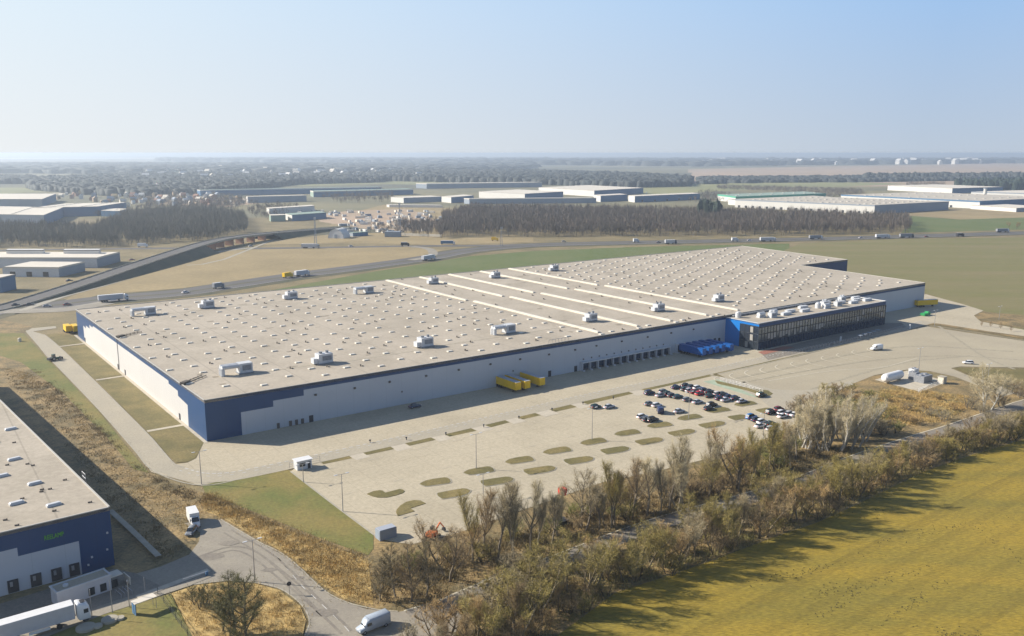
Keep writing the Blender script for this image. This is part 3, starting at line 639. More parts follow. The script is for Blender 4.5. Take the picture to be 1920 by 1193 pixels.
for s,z in ((.9,7.6),(4.2,3.2),(1.2,4.0),(5,1.7)):
    p=L2(s,0)+N2*.15; k=MB(); k.box((p.x,p.y,z),(.35,.3,.35),FA); k.build('wall_lamp','unit_white',h2)
for (x,y) in [(26.6,861.5),(65,907),(31,944),(100.6,947),(3,893),(-15,830),(-20,905),(20,805)]:
    p=G(x,y,13.)-A2; k=MB(); k.box((p.x,p.y,13.05),(2.8,1.1,.45),FA+.12); k.box((p.x,p.y,13.35),(2.7,1.,.25),FA+.12,.85); k.build('skylight','unit_white',h2)
for (x,y) in [(77,918),(76,922),(92,917),(167,942),(60,873),(40,935),(8,975),(120,900),(30,985),(12,872),(50,870),(100,958),(25,830)]:
    p=G(x,y,13.)-A2; k=MB(); k.box((p.x,p.y,12.98),(.5,.35,.3),.5); k.tube((p.x+.5,p.y,12.85),(p.x+.5,p.y,13.3),.15); k.build('roof_vent','vent',h2)
k=MB()
for i in range(3):
    for j in range(2):
        p=L2(-.4,19+i*1.)+Vector((0,0,12.6+j*.9)); 
    a=L2(-.5,18.5+i*1.3); k.tube((a.x,a.y,11.8),(a.x,a.y,14.6),.06); 
a=L2(-.5,18.5);b=L2(-.5,21.1); k.tube((a.x,a.y,14.6),(b.x,b.y,14.6),.06); k.tube((a.x,a.y,13.6),(b.x,b.y,13.6),.06); k.build('roof_ladder','metal',h2)
# green sign letters standing on the fascia
sg,_z=WALL(A2,FI,60+180/7.95,970+330/7.95); sg2,_z2=WALL(A2,FI,60+470/7.95,970+250/7.95)
cu=bpy.data.curves.new('sign','FONT'); cu.body='REELAMP'; cu.size=1.35; cu.extrude=.05; cu.space_character=1.0
to=bpy.data.objects.new('sign_letters',cu); COL.objects.link(to); dg=bpy.context.evaluated_depsgraph_get()
me=bpy.data.meshes.new_from_object(to.evaluated_get(dg)); bpy.data.objects.remove(to); me.materials.clear(); me.materials.append(MATS['sign_green'])
wd=max(v.co.x for v in me.vertices); sx=(sg2-sg)/wd
so3=bpy.data.objects.new('sign_letters',me); COL.objects.link(so3); so3.parent=h2; p=FI*sg+N2*.12
so3.matrix_local=Matrix.Translation((p.x,p.y,_z-.2))@Matrix.Rotation(FA,4,'Z')@Matrix.Rotation(math.pi/2,4,'X')@Matrix.Diagonal((sx,1,1,1))
print('sign',sg,sg2,_z,_z2)
# ================================================================== VEHICLES (prototypes far below are real first instances)
def P3(m,name,mat_,parent,tint=False,smooth=False):
    o=m.build(name,mat_,parent,smooth=smooth)
    if tint: o['tint']=1; o.color=(.5,.5,.5,1)
    return o
def wheel(parent,x,y,r=.33,w=.22,hub=True):
    k=MB(); k.tube((x,y-w/2,r),(x,y+w/2,r),r,r,12); o=k.build('wheel','rubber',parent)
    if hub: k=MB(); sgn=1 if y>0 else -1; k.tube((x,y+sgn*w/2,r),(x,y+sgn*(w/2+.015),r),r*.55,r*.5,8); k.build('rim','metal',o)
def loft(sections):
    """sections: (x, [(y,z)...]) half outlines mirrored"""
    m=MB(); vs=[];n=len(sections[0][1])*2
    for x,h in sections:
        ring=[(x,y,z) for y,z in h]+[(x,-y,z) for y,z in h[::-1]]; vs+=ring
    fs=[]
    for i in range(len(sections)-1):
        for j in range(n): fs.append((i*n+j,i*n+(j+1)%n,(i+1)*n+(j+1)%n,(i+1)*n+j))
    fs.append(tuple(range(n-1,-1,-1))); fs.append(tuple(range((len(sections)-1)*n,len(sections)*n)))
    m.add(vs,fs); return m
def make_car(kind='hatch'):
    t=thing('parked_car','car','car')
    Lc,hb,hr={'hatch':(4.2,.88,1.48),'sedan':(4.6,.86,1.42),'suv':(4.7,1.0,1.72)}[kind]
    a=-Lc/2; s=lambda x,w,zb,zt:(x,[(w*.55,zb),(w*.94,zb+.08),(w,(zb+zt)/2),(w*.93,zt-.05),(w*.6,zt)])
    b=loft([s(a,.70,.35,.78),s(a+.15,.80,.25,hb*.95),s(a+.9,.88,.2,hb+.02),s(0,.9,.2,hb+.03),s(a+Lc-1.2,.88,.2,hb),s(a+Lc-.3,.80,.22,hb*.82),s(a+Lc,.68,.32,hb*.66)])
    P3(b,'body','car_paint',t,True,True)
    c0,c1,c2,c3={'hatch':(.12,.55,2.4,3.15),'sedan':(.75,1.35,2.6,3.4),'suv':(.1,.45,2.7,3.4)}[kind]
    g_=loft([(a+c0,[(.70,hb-.02),(.68,hb+.02)]),(a+c1,[(.78,hb-.02),(.62,hr-.03)]),(a+c2,[(.80,hb-.02),(.62,hr-.03)]),(a+c3,[(.74,hb-.02),(.72,hb+.02)])])
    P3(g_,'windows','car_glass',t)
    r=loft([(a+c1-.08,[(.52,hr-.05),(.5,hr)]),(a+c1+.2,[(.62,hr-.04),(.56,hr+.03)]),(a+c2-.2,[(.62,hr-.04),(.56,hr+.03)]),(a+c2+.1,[(.52,hr-.07),(.5,hr-.02)])])
    P3(r,'roof','car_paint',t,True,True)
    for x in (a+.85,a+Lc-.85):
        for y in (-.78,.78): wheel(t,x,y)
    for y in (-.6,.6):
        k=MB(); k.box((a+Lc-.09,y,.62),(.14,.34,.14)); P3(k,'headlight','white_paint',t)
        k=MB(); k.box((a+.06,y,.74),(.12,.3,.16)); P3(k,'tail_light','red',t)
    return t
def make_van(nm='delivery_van',L_=5.8,h=2.5,box=False):
    t=thing(nm,'van','van'); a=-L_/2
    if not box:
        s=lambda x,w,zt:(x,[(w*.8,.35),(w,.5),(w,zt*.6),(w*.96,zt-.15),(w*.8,zt)])
        b=loft([s(a,.98,h-.05),s(a+.2,1.0,h),s(a+L_-2.1,1.0,h),s(a+L_-1.45,.97,h*.86),s(a+L_-.95,.96,1.25),s(a+L_-.1,.9,1.05),s(a+L_,.86,.9)]); P3(b,'body','car_paint',t,True,True)
        g_=MB(); g_.add([(a+L_-2.0,-.75,h-.1),(a+L_-2.0,.75,h-.1),(a+L_-.98,.84,1.33),(a+L_-.98,-.84,1.33)],[(0,1,2,3)])
        for y in (-1,1): g_.box((a+L_-1.85,y*.985,1.65),(.9,.06,.55))
        for v in range(4): g_.v[v]=(g_.v[v][0]+.04,g_.v[v][1],g_.v[v][2]+.04)
        P3(g_,'windscreen','car_glass',t)
    else:
        k=MB(); k.box((a+(L_-1.9)/2,0,1.95),(L_-1.9,2.15,2.3)); P3(k,'cargo_box','white_paint',t)
        s=lambda x,w,zt:(x,[(w*.8,.35),(w,.5),(w,zt*.6),(w*.96,zt-.12),(w*.8,zt)])
        b=loft([s(a+L_-1.88,.98,2.35),s(a+L_-1.5,.97,2.3),s(a+L_-.9,.95,1.3),s(a+L_,.86,.95)]); P3(b,'cab','car_paint',t,True,True)
        g_=MB(); g_.add([(a+L_-1.46,-.75,2.26),(a+L_-1.46,.75,2.26),(a+L_-.86,.84,1.36),(a+L_-.86,-.84,1.36)],[(0,1,2,3)])
        for y in (-1,1): g_.box((a+L_-1.55,y*.975,1.65),(.6,.06,.55))
        P3(g_,'windscreen','car_glass',t)
    for x in (a+1.0,a+L_-.9):
        for y in (-.88,.88): wheel(t,x,y,.36,.24)
    for y in (-.7,.7):
        k=MB(); k.box((a+L_-.06,y,.8),(.14,.3,.2)); P3(k,'headlight','white_paint',t)
    return t
def make_trailer(nm='box_trailer',L_=13.6,side='yellow',roof='trailer_roof',cat='trailer',h=2.75):
    t=thing(nm,'trailer',cat)
    k=MB(); k.box((0,0,1.2+h/2),(L_,2.5,h)); P3(k,'cargo_box',side,t)
    k=MB(); k.box((0,0,1.2+h+.03),(L_-.1,2.3,.06)); P3(k,'roof',roof,t)
    k=MB(); k.box((0,0,1.08),(L_-.3,1.0,.2)); k.box((L_/2-2.5,0,.55),(.15,1.6,.9)); P3(k,'chassis','dark',t)
    for x in (-4.9,-3.6,-2.3):
        for y in (-1.,1.): wheel(t,x,y,.48,.35,False)
    k=MB()
    for y in (-.62,.62): k.box((-L_/2-.02,y,1.2+h/2),(.04,1.15,h-.2))
    P3(k,'rear_door',side,t)
    return t
def make_lorry(trailer_side='white_paint',roof='white_paint',nm='articulated_lorry',cab=True,L_=13.6):
    t=thing(nm,'lorry','lorry'); h=2.75; tx=-1.6
    k=MB(); k.box((tx,0,1.25+h/2),(L_,2.5,h)); P3(k,'trailer_body',trailer_side,t)
    k=MB(); k.box((tx,0,1.25+h+.03),(L_-.1,2.4,.06)); P3(k,'trailer_roof',roof,t)
    k=MB(); k.box((tx,0,1.05),(L_-.3,1.,.25)); P3(k,'chassis','dark',t)
    k=MB(); k.box((tx+1.0,-1.15,.85),(3.4,.1,.55)); k.box((tx+1.0,1.15,.85),(3.4,.1,.55)); P3(k,'side_skirt','white_paint',t)
    for x in (tx-4.9,tx-3.6,tx-2.3,tx+4.2,tx+8.5):
        for y in (-1.,1.): wheel(t,x,y,.5,.35,False)
    cx=tx+L_/2+1.45
    s=lambda x,w,z0,zt:(x,[(w*.9,z0),(w,z0+.2),(w,zt*.6),(w*.97,zt-.3),(w*.78,zt)])
    b=loft([s(cx-1.0,1.22,1.0,3.8),s(cx-.6,1.24,.5,3.85),s(cx+.5,1.24,.45,3.45),s(cx+1.05,1.22,.45,2.95),s(cx+1.2,1.18,.45,1.6)]); P3(b,'cab','car_paint',t,True,True)
    g_=MB(); g_.add([(cx+1.07,-1.08,2.85),(cx+1.07,1.08,2.85),(cx+1.19,1.1,1.9),(cx+1.19,-1.1,1.9)],[(3,2,1,0)])
    for y in (-1,1): g_.box((cx+.45,y*1.22,2.2),(.8,.06,.8))
    P3(g_,'windscreen','car_glass',t)
    k=MB(); k.box((cx+.1,0,3.75),(.8,1.2,.06)); P3(k,'roof_hatch','dark',t)
    return t
HEAD_U=UA; 
COLS={'navy':(.015,.025,.08),'black':(.012,.012,.014),'silver':(.42,.43,.45),'white':(.72,.72,.72),'dark teal':(.01,.07,.075),'dark green':(.015,.045,.03),'dark grey':(.06,.065,.07),'dark red':(.16,.012,.02),'red':(.45,.01,.02),'blue':(.01,.13,.35),'grey':(.2,.21,.22),'pearl':(.6,.56,.55)}
cars={k:make_car(k) for k in ('hatch','sedan','suv')}; used={k:False for k in cars}
def put_car(x,y,kind,col,label,group=None,rz=None,px=True,name=None):
    p=G(x,y) if px else Vector((x,y,0)); p.z=.15; rz=UA if rz is None else rz
    if not used[kind]:
        used[kind]=True; t=cars[kind]; t.location=p; t.rotation_euler=(0,0,rz); setcol(t,COLS[col]); t['label']=label
        if group: t['group']=group
        return t
    return copy_thing(cars[kind],p,rz,label,group,COLS[col])
pc=lambda x,y:(1180+x/5.647,690+(y+22)/5.647)
LOT=[ # x, y in the enlarged crop; colour; kind; label
(495,200,'navy','sedan','navy car standing alone at the far left tip of the densest parked row'),
(598,180,'black','sedan','black saloon, farthest of the cars at the head of the densest row'),
(590,222,'dark teal','hatch','dark teal hatchback just in front of the black saloon heading the densest row'),
(655,195,'dark grey','sedan','dark grey saloon second from the top left of the densest row'),
(640,235,'silver','hatch','silver hatchback beside the dark teal one near the head of the densest row'),
(722,205,'white','hatch','white hatchback behind the red car in the densest row'),
(688,250,'dark red','hatch','dark red hatchback immediately left of the bright red car'),
(745,268,'red','hatch','bright red hatchback, the only bright red car in the car park'),
(792,232,'navy','hatch','navy hatchback right behind the bright red car'),
(845,245,'black','sedan','black saloon behind the dark green one in the middle of the densest row'),
(850,290,'dark green','sedan','dark green saloon on the near side in the middle of the densest row'),
(935,272,'pearl','hatch','pearly white hatchback in the middle of the densest row'),
(985,272,'dark grey','sedan','dark grey saloon just right of the pearly white hatchback'),
(955,318,'navy','hatch','navy hatchback on the near side below the pearly white car'),
(1050,300,'navy','sedan','navy saloon on the far side of the right end of the densest row'),
(1020,335,'silver','sedan','silver saloon near the right end of the densest row'),
(1120,315,'navy','hatch','navy hatchback next to the last car of the densest row'),
(1190,350,'silver','sedan','pale silver saloon ending the densest row beside a grass island'),
(212,262,'navy','suv','navy tall car standing apart left of the second row, near the verge'),
(362,246,'grey','hatch','grey hatchback at the head of the second row'),
(330,285,'silver','sedan','silver saloon first on the near side of the second row'),
(408,268,'dark green','hatch','dark green hatchback third along the second row'),
(450,288,'dark grey','hatch','dark grey hatchback in the middle of the second row'),
(512,300,'dark teal','sedan','dark teal saloon in the middle of the second row'),
(612,332,'grey','hatch','small grey hatchback second from the end of the second row'),
(720,356,'silver','sedan','silver saloon ending the second row with a gap on both sides'),
(210,375,'grey','sedan','grey saloon parked left of the navy van in the third row'),
(290,392,'white','hatch','white hatchback half hidden behind the navy van'),
(525,455,'silver','sedan','silver saloon parked alone left of the lamp post in the third row'),
(872,390,'black','suv','larger black off-roader beside a grass island, farther of the pair'),
(838,428,'black','hatch','black hatchback beside a grass island, nearer of the pair'),
(135,512,'white','hatch','white hatchback at the left end of the nearest left pair'),
(245,548,'black','suv','big black off-roader nearest the camera in the left part of the car park'),
(188,545,'dark grey','hatch','dark grey hatchback pressed against the big black off-roader'),
(1398,287,'dark green','suv','dark green off-roader at the end of the green path by the entrance'),
(1500,468,'black','suv','black off-roader heading the right-hand cluster near the shrubs'),
(1580,432,'dark red','hatch','dark red hatchback at the back of the right-hand cluster'),
(1612,470,'white','hatch','white hatchback behind another white car in the right-hand cluster'),
(1622,508,'white','sedan','white saloon on the near side of the right-hand cluster'),
(1700,480,'silver','hatch','silver hatchback second from the right in the right-hand cluster'),
(1752,492,'white','sedan','white saloon farthest right in the car park, next to the bare trees'),
(1290,518,'blue','suv','bright blue car at the left end of the nearest right row'),
(1342,545,'navy','hatch','navy hatchback between the bright blue and a white car'),
(1402,565,'white','hatch','white hatchback right of the navy one in the nearest right row'),
(1382,610,'white','sedan','white saloon on the near side of the nearest right row'),
(1492,588,'dark green','sedan','dark green saloon on the far side of the nearest right row'),
(1500,642,'silver','hatch','silver hatchback nearest to the tree belt in the car park')]
for x,y,c,k,l in LOT: put_car(*pc(x,y),k,c,l,'cars in the staff car park')
put_car(1117,766,'hatch','dark green','dark green hatchback, left one of a lone pair beside the verge','cars in the staff car park')
put_car(1142,766,'sedan','silver','silver saloon, right one of a lone pair beside the verge','cars in the staff car park')
put_car(778,765,'sedan','navy','navy car in the shade of the long grey wall')
put_car(359,1001,'hatch','grey','silver grey compact car behind the white box van',rz=UA-2.2)
cars_w=put_car(1815,683,'hatch','white','small white pick-up like car on the truck lot by the grass corner',rz=2.9)
v=make_van('passenger_van',5.0,2.2); v.location=G(*pc(325,455)); v.location.z=.15; v.rotation_euler=(0,0,UA+.9); setcol(v,COLS['navy']); v['label']='navy van parked at an angle in the third row of the car park'
v=make_van('delivery_van',5.6,2.5); v.location=G(1643,657); v.location.z=.15; v.rotation_euler=(0,0,UA+math.pi*.92); setcol(v,COLS['white']); v['label']='white delivery van alone on the wide truck lot'
v=make_van('delivery_van',6.2,2.6); v.location=G(700,1180); v.location.z=.15; v.rotation_euler=(0,0,UA+math.pi+.05); setcol(v,(.33,.37,.42)); v['label']='silver blue panel van driving on the road at the bottom edge'
v=make_van('box_van',6.6,3.0,True); v.location=G(364,983); v.location.z=.15; v.rotation_euler=(0,0,-1.05); setcol(v,COLS['white']); v['label']='white box van stopped at the head of the road loop'
t=make_lorry('grey_side','white_paint'); p=G(174,1158); d=(G(174,1158)-G(0,1210)).normalized(); ang=math.atan2(d.y,d.x); q_=p-d*8.3; t.location=(q_.x,q_.y,.15); t.rotation_euler=(0,0,ang); setcol(t,COLS['white']); t['label']='white articulated lorry with long pale trailer cut off by the lower left corner'
# yellow trailers by the long wall
VH=math.atan2(-V.y,-V.x)
def put_tr(src,x,y,label,group,rz=VH,L_=13.6,back=True):
    p=G(x,y); d=Vector((math.cos(rz),math.sin(rz),0)); q_=p-d*(L_/2); q_.z=.12
    if src is None: return q_
    if not src.get('used'): src['used']=1; src.location=q_; src.rotation_euler=(0,0,rz); src['label']=label; src['group']=group; return src
    o=copy_thing(src,q_,rz,label,group); return o
yt=make_trailer('box_trailer')
put_tr(yt,972,738,'yellow trailer with grey roof, leftmost of three at the long wall','yellow trailers along the long wall')
put_tr(yt,989.5,735,'yellow trailer with grey roof, middle one, close against its left neighbour','yellow trailers along the long wall')
put_tr(yt,1017,729,'yellow trailer standing apart to the right of the other two','yellow trailers along the long wall')
o=put_tr(yt,1747,575,'yellow trailer parked lengthwise at the far right end of the hall','yellow trailers along the long wall',rz=UA-.35,L_=8)
bt=make_trailer('box_trailer',13.2,'tarp_blue','tarp_blue')
names=['leftmost','second from the left','middle','second from the right','rightmost']
for i in range(5):
    p=A+L(201.8+i*4.02,-14.2+(-1.2 if i==4 else 0)); x_,y_=0,0
    bt_loc=Vector((p.x,p.y,0)); d=Vector((math.cos(VH),math.sin(VH),0)); q_=bt_loc-d*6.4; q_.z=.12
    lab=f'blue tarpaulin trailer backed onto the second dock group, {names[i]} of five'
    if i==0: bt.location=q_; bt.rotation_euler=(0,0,VH); bt['label']=lab; bt['group']='blue trailers at the docks'
    else: copy_thing(bt,q_,VH,lab,'blue trailers at the docks')
sb=make_trailer('swap_body',7.0,'yellow','yellow','container',2.6)
sb.location=G(117,627)+Vector((1,3.2,.1)); sb.rotation_euler=(0,0,VH); sb['label']='yellow swap body, left of two behind the rear corner of the hall'; sb['group']='yellow swap bodies at the rear corner'
copy_thing(sb,G(131,627)+Vector((1,3.2,.1)),VH,'yellow swap body, right of two, closest to the rear corner of the hall','yellow swap bodies at the rear corner')
# green skip and low wall on the right
k=MB(); k.box((0,0,.9),(5.5,2.2,1.2),0,1.15); t=thing('skip','bright green waste skip in front of the far dock yard','skip',G(1735,592),UA); P3(k,'tub','green',t); k=MB(); k.box((1.6,0,1.7),(1.6,2.,.8)); P3(k,'lid','green',t)
# tractor on the service lane
t=thing('tractor','small dark green tractor driving up the service lane beside the lawn plots','tractor',G(104,676),-2.2+math.pi)
k=loft([(-.2,[(.35,.6),(.4,1.3),(.3,1.35)]),(1.7,[(.33,.6),(.36,1.2),(.28,1.25)])]); P3(k,'bonnet','tractor_green',t)
k=MB(); k.box((-.7,0,1.2),(1.5,1.2,.9)); P3(k,'body','tractor_green',t)
k=MB(); k.box((-.65,0,2.1),(1.35,1.15,1.1),0,.85); P3(k,'cab','car_glass',t)
k=MB(); k.box((-.65,0,2.7),(1.3,1.2,.1)); P3(k,'roof','tractor_green',t)
for x,r in ((-.9,.85),(1.2,.5)):
    for y in (-.85,.85): wheel(t,x,y,r,.4)
k=MB(); k.box((2.4,0,.8),(.5,2.4,.9)); P3(k,'front_weight','dark',t)
k=MB(); k.box((-2.3,0,1.),(1.3,2.2,.9)); P3(k,'implement','dark',t)
# orange excavator, red hoist, container by the tree belt
t=thing('excavator','orange excavator working at the edge of the car park behind the trees','excavator',G(812,1008),UA+.4)
for y in (-1.1,1.1):
    k=MB(); k.box((0,y,.45),(3.8,.5,.8)); k.tube((-1.9,y-.25,.45),(-1.9,y+.25,.45),.4,.4,8); k.tube((1.9,y-.25,.45),(1.9,y+.25,.45),.4,.4,8); P3(k,'track','rubber',t)
k=MB(); k.box((-.6,0,1.6),(3.2,2.4,1.3)); P3(k,'body','orange',t)
k=MB(); k.box((.6,.7,2.6),(1.4,1.,1.5),0,.9); P3(k,'cab','car_glass',t)
k=MB(); k.tube((.6,-.4,2.),(3.2,-.4,3.9),.28,.24,6); k.tube((3.2,-.4,3.9),(5.2,-.4,1.6),.22,.18,6); P3(k,'boom','orange',t)
k=MB(); k.box((5.2,-.4,1.),(.9,1.2,.9),0,.7); P3(k,'bucket','dark',t)
t.scale=(.72,.72,.72)
t=thing('boom_lift','red boom lift raised above the bare trees at the car park edge','lift',G(1052,985),.6)
k=MB(); k.box((0,0,.9),(3.2,2.2,.9)); P3(k,'chassis','dark',t)
for x in (-1.1,1.1):
    for y in (-1.,1.): wheel(t,x,y,.5,.35)
k=MB(); k.tube((0,0,1.3),(.3,0,7.),.2,.16,6); P3(k,'boom','dark',t)
k=MB(); k.box((.3,0,8.),(1.5,1.5,.1)); 
for a_ in (-.7,.7):
    k.box((.3+a_,0,8.5),(.1,1.5,1.1)); k.box((.3,a_,8.5),(1.5,.1,1.1))
k.tube((.3,0,7.5),(.3,0,9.1),.95,.8,8); P3(k,'basket','red',t)
t=thing('container','pale blue grey site container at the near corner of the car park','container',G(724,1008),UA)
k=MB(); k.box((0,0,1.25),(4.2,2.3,2.3)); P3(k,'body','far_grey',t)
k=MB(); k.box((0,0,2.46),(4.0,2.1,.1)); P3(k,'roof','trailer_roof',t)
k=MB(); k.box((-2.12,0,1.2),(.06,1.7,1.9)); P3(k,'door','far_grey',t)
# gas tank station
t=thing('gas_tank','long white horizontal gas tank on the gravel pad','tank',G(1673,716),UA)
k=MB(); 
prof=[(-6.2,.05),(-6.0,.9),(-5.4,1.45),(-4.6,1.65),(4.6,1.65),(5.4,1.45),(6.,.9),(6.2,.05)]
for (a_,ra),(b_,rb) in zip(prof,prof[1:]): k.tube((a_,0,2.2),(b_,0,2.2),ra,rb,20,False)
P3(k,'shell','white_paint',t,smooth=True)
for x in (-3.5,3.5):
    k=MB(); k.box((x,0,.6),(.6,2.2,1.2)); P3(k,'saddle','kerb',t)
sheet('gravel_pad','paver',[(1640,713),(1700,696),(1762,712),(1722,735)],5)
for i,(x,y,a_,b_,h_,l) in enumerate([(1713,712,2.6,3.,3.0,'dark grey switch cabinet between the gas tank and the cooler'),(1730,716,6.,4.,2.6,'grey cooler unit with rooftop fans on the gravel pad'),(1712,702,3,2.4,2.2,'pinkish grey equipment box behind the switch cabinet')]):
    t=thing('equipment_unit',l,'equipment',G(x,y),UA); k=MB(); k.box((0,0,h_/2+.15),(a_,b_,h_)); P3(k,'housing','unit_grey' if i<2 else 'unit_white',t)
    k=MB()
    for j in range(2): k.tube((-a_/4+j*a_/2,0,h_+.15),(-a_/4+j*a_/2,0,h_+.55),.7 if i==1 else .4,.7 if i==1 else .4,10)
    P3(k,'fan','metal',t)
t=thing('kiosk','cream coloured transformer kiosk on the grass beside the gravel pad','kiosk',G(1766,719),UA); k=MB(); k.box((0,0,1.3),(2.4,2.2,2.6)); P3(k,'body','cream_wall',t); k=MB(); k.box((0,0,2.68),(2.7,2.5,.16)); P3(k,'roof','kerb',t); k=MB(); k.box((0,-1.12,1.2),(1.3,.05,2.1)); P3(k,'door','paver',t)
# lamp posts
def lamp(x,y,h,label,arm=1.2,two=True):
    t=thing('street_lamp',label,'lamp',G(x,y),UA,'tall grey lamp posts'); k=MB(); k.tube((0,0,0),(0,0,h),.13,.07,6); P3(k,'pole','metal',t)
    for s in ((-1,1) if two else (1,)):
        k=MB(); k.tube((0,0,h),(s*arm,0,h+.15),.05,.05,4); P3(k,'arm','metal',t)
        k=MB(); k.box((s*(arm+.3),0,h+.15),(.8,.35,.12)); P3(k,'lamp_head','unit_white',t)
for x,y,h,l in [(378,909,9,'lamp post at the bend of the service lane'),(643,960,9.5,'lamp post at the left edge of the car park next to the lawn'),(569,905,5,'short lamp post at the left tip of the car park'),(893,880,10,'lamp post on the grass island in the left part of the car park'),(1110,826,10,'lamp post on the grass island in the middle of the car park'),(1291,786,9,'lamp post on the grass island right of the middle'),(1430,836,10,'lamp post beside the nearest right cars at the tree belt'),(1722,700,10,'lamp post behind the gas station'),(1850,733,10,'lamp post beside the big bare tree on the right'),(1873,600,7,'lamp post on the roadside grass at the far right'),(1752,612,8,'lamp post on the verge by the end of the office block'),(478,1092,9,'lamp post on the scrub island by the road'),(911-5,932,6,'lamp post in front of the leftmost tree group')]: lamp(x,y,h,l)
# flag poles near the small hall
for (x,y,yt_,l) in [(211,1150,1090,'slim pole nearest the white lorry cab'),(243,1140,1090,'slim pole in the middle of the three by the truck entrance'),(272,1112,1083,'slim pole closest to the truck entrance road'),(173,1160,1108,'slim pole standing against the lorry cab')]:
    k=MB(); p=G(x,y); h_=(y-yt_)/9.; k.tube((0,0,0),(0,0,h_),.09,.06,6); k.tube((0,0,h_),(0,0,h_+.15),.14,.05,6); o=k.build('slim_pole','metal'); o.location=p; tag(o,l,'pole','slim poles at the truck entrance')
# round concrete covers
for (x,y,r,l) in [(161,1180,1.7,'round concrete shaft cover on the lawn, nearer the lorry'),(206,1165,1.5,'round concrete shaft cover on the lawn, farther of the two')]:
    k=MB(); k.tube((0,0,.1),(0,0,.55),r,r*.97,20); k.tube((r*1.1,.6,.1),(r*1.1,.6,.5),r*.55,r*.5,14); o=k.build('shaft_cover','kerb'); o.location=G(x,y); tag(o,l,'shaft cover','concrete shaft covers')
# long grey gate building / loading canopy in front of the small hall
a_=G(107,1140);b_=G(207,1105); d=(b_-a_); ln=d.length; d.normalize(); ang=math.atan2(d.y,d.x); m_=(a_+b_)/2+Vector((-d.y,d.x,0))*1.0
t=thing('gatehouse','long flat-roofed grey gatehouse with pale rim behind the white lorry','gatehouse',m_,ang)
k=MB(); k.box((0,0,1.6),(ln,3.6,3.2)); P3(k,'wall','grey_side',t)
k=MB(); k.box((0,0,3.25),(ln-.2,3.3,.12)); P3(k,'roof','lane',t)
k=MB()
for y in (-1.75,1.75): k.box((0,y,3.38),(ln+.4,.25,.3))
for x in (-ln/2,ln/2): k.box((x,0,3.38),(.25,3.3,.3))
P3(k,'roof_rim','unit_white',t)
k=MB(); k.tube((-ln*.28,0,3.3),(-ln*.28,0,3.7),.5,.5,12); P3(k,'roof_dome','unit_white',t)
k=MB(); k.box((ln/2+1.2,-.3,2.6),(2.4,2.6,.15)); k.box((ln/2+3.4,-.9,.9),(.2,3,1.8)); P3(k,'porch_roof','far_roof_pale',t)
for i in range(3):
    k=MB(); k.box((ln*.12+i*2.2,-1.82,1.3),(1.2,.05,1.6)); P3(k,'window','car_glass',t)
for i in range(4):
    t2=None
    k=MB(); p=G(222,1118)+d*(i*.7); k.tube((0,-1.5,.9),(0,1.5,.9),.05,.05,4); k.tube((0,-1.5,0),(0,-1.5,.9),.05,.05,4); k.tube((0,1.5,0),(0,1.5,.9),.05,.05,4); o=k.build('bike_stand','metal'); o.location=p; o.rotation_euler=(0,0,ang); tag(o,'low metal bike stand beside the gatehouse porch','bike stand','bike stands by the gatehouse')
# bus shelter like roof by the road
t=thing('shelter','small open shelter with blue side panel on the lawn by the footpath','shelter',G(272,1146),ang)
k=MB(); k.box((0,0,2.5),(4.2,1.8,.12)); P3(k,'roof','far_roof_pale',t)
k=MB(); k.box((-2.,0,1.2),(.08,1.6,2.4)); P3(k,'side_panel','far_blue',t)
for x in (-1.9,1.9):
    for y in (-.75,.75): k=MB(); k.tube((x,y,0),(x,y,2.45),.05); P3(k,'post','metal',t)
# barrier at the road mouth
t=thing('road_barrier','raised blue and white barrier at the truck entrance','barrier',G(388,1080),ang)
k=MB(); k.box((0,0,.5),(.5,.4,1.)); P3(k,'cabinet','far_blue',t); k=MB(); k.tube((0,0,1.),(-5,0,1.2),.07,.05,6); P3(k,'boom','white_paint',t)
# parking gatehouse
t=thing('guard_cabin','small white guard cabin with gates at the left tip of the car park','cabin',G(568,878),UA)
k=MB(); k.box((0,0,1.3),(4.2,2.6,2.6)); P3(k,'wall','unit_white',t); k=MB(); k.box((0,0,2.68),(4.8,3.1,.15)); P3(k,'roof','white_paint',t)
k=MB(); k.box((-.6,-1.32,1.5),(1.6,.05,1.)); P3(k,'window','car_glass',t); k=MB(); k.box((1.3,-1.32,1.1),(.8,.05,2.)); P3(k,'door','dark',t)
def fence(name,label,pts,h=2.,step=3.,matn='metal',px=True,rails=3):
    P=[G(*p) for p in pts] if px else pts; t=thing(name,label,'fence',P[0]); 
    pr=MB(); po=MB()
    for a,b in zip(P,P[1:]):
        d=b-a; n_=max(1,int(d.length/step))
        for i in range(n_+1): q_=a+d*(i/n_)-P[0]; po.tube(q_,q_+Vector((0,0,h)),.05,.05,4)
        for r in range(rails): z=Vector((0,0,h*(r+1)/rails-.1)); pr.tube(a-P[0]+z,b-P[0]+z,.03,.03,4)
    pr.build('rail',matn,t); 
    tag(po.build('post',matn,t),None,None,kind='stuff')
fence('fence','metal fence beside the guard cabin at the car park corner',[(543,879),(600,866)],1.8)
fence('fence','dark mesh fence running across the scrub island at the lower left',[(296,1115),(320,1150),(352,1193),(380,1240)],1.6,3,'frame_dark')
fence('fence','rusty brown fence beside the green path at the car park entrance',[(1350,715),(1400,728),(1430,738)],1.6,1.5,'bark')
fence('fence','thin metal fence on the verge in front of the office block',[(1470,668),(1560,650),(1640,632),(1690,621)],1.8,2.,'metal')
fence('fence','dark slat fence beside the gas station pad',[(1722,737),(1768,720)],1.8,1.,'bark')
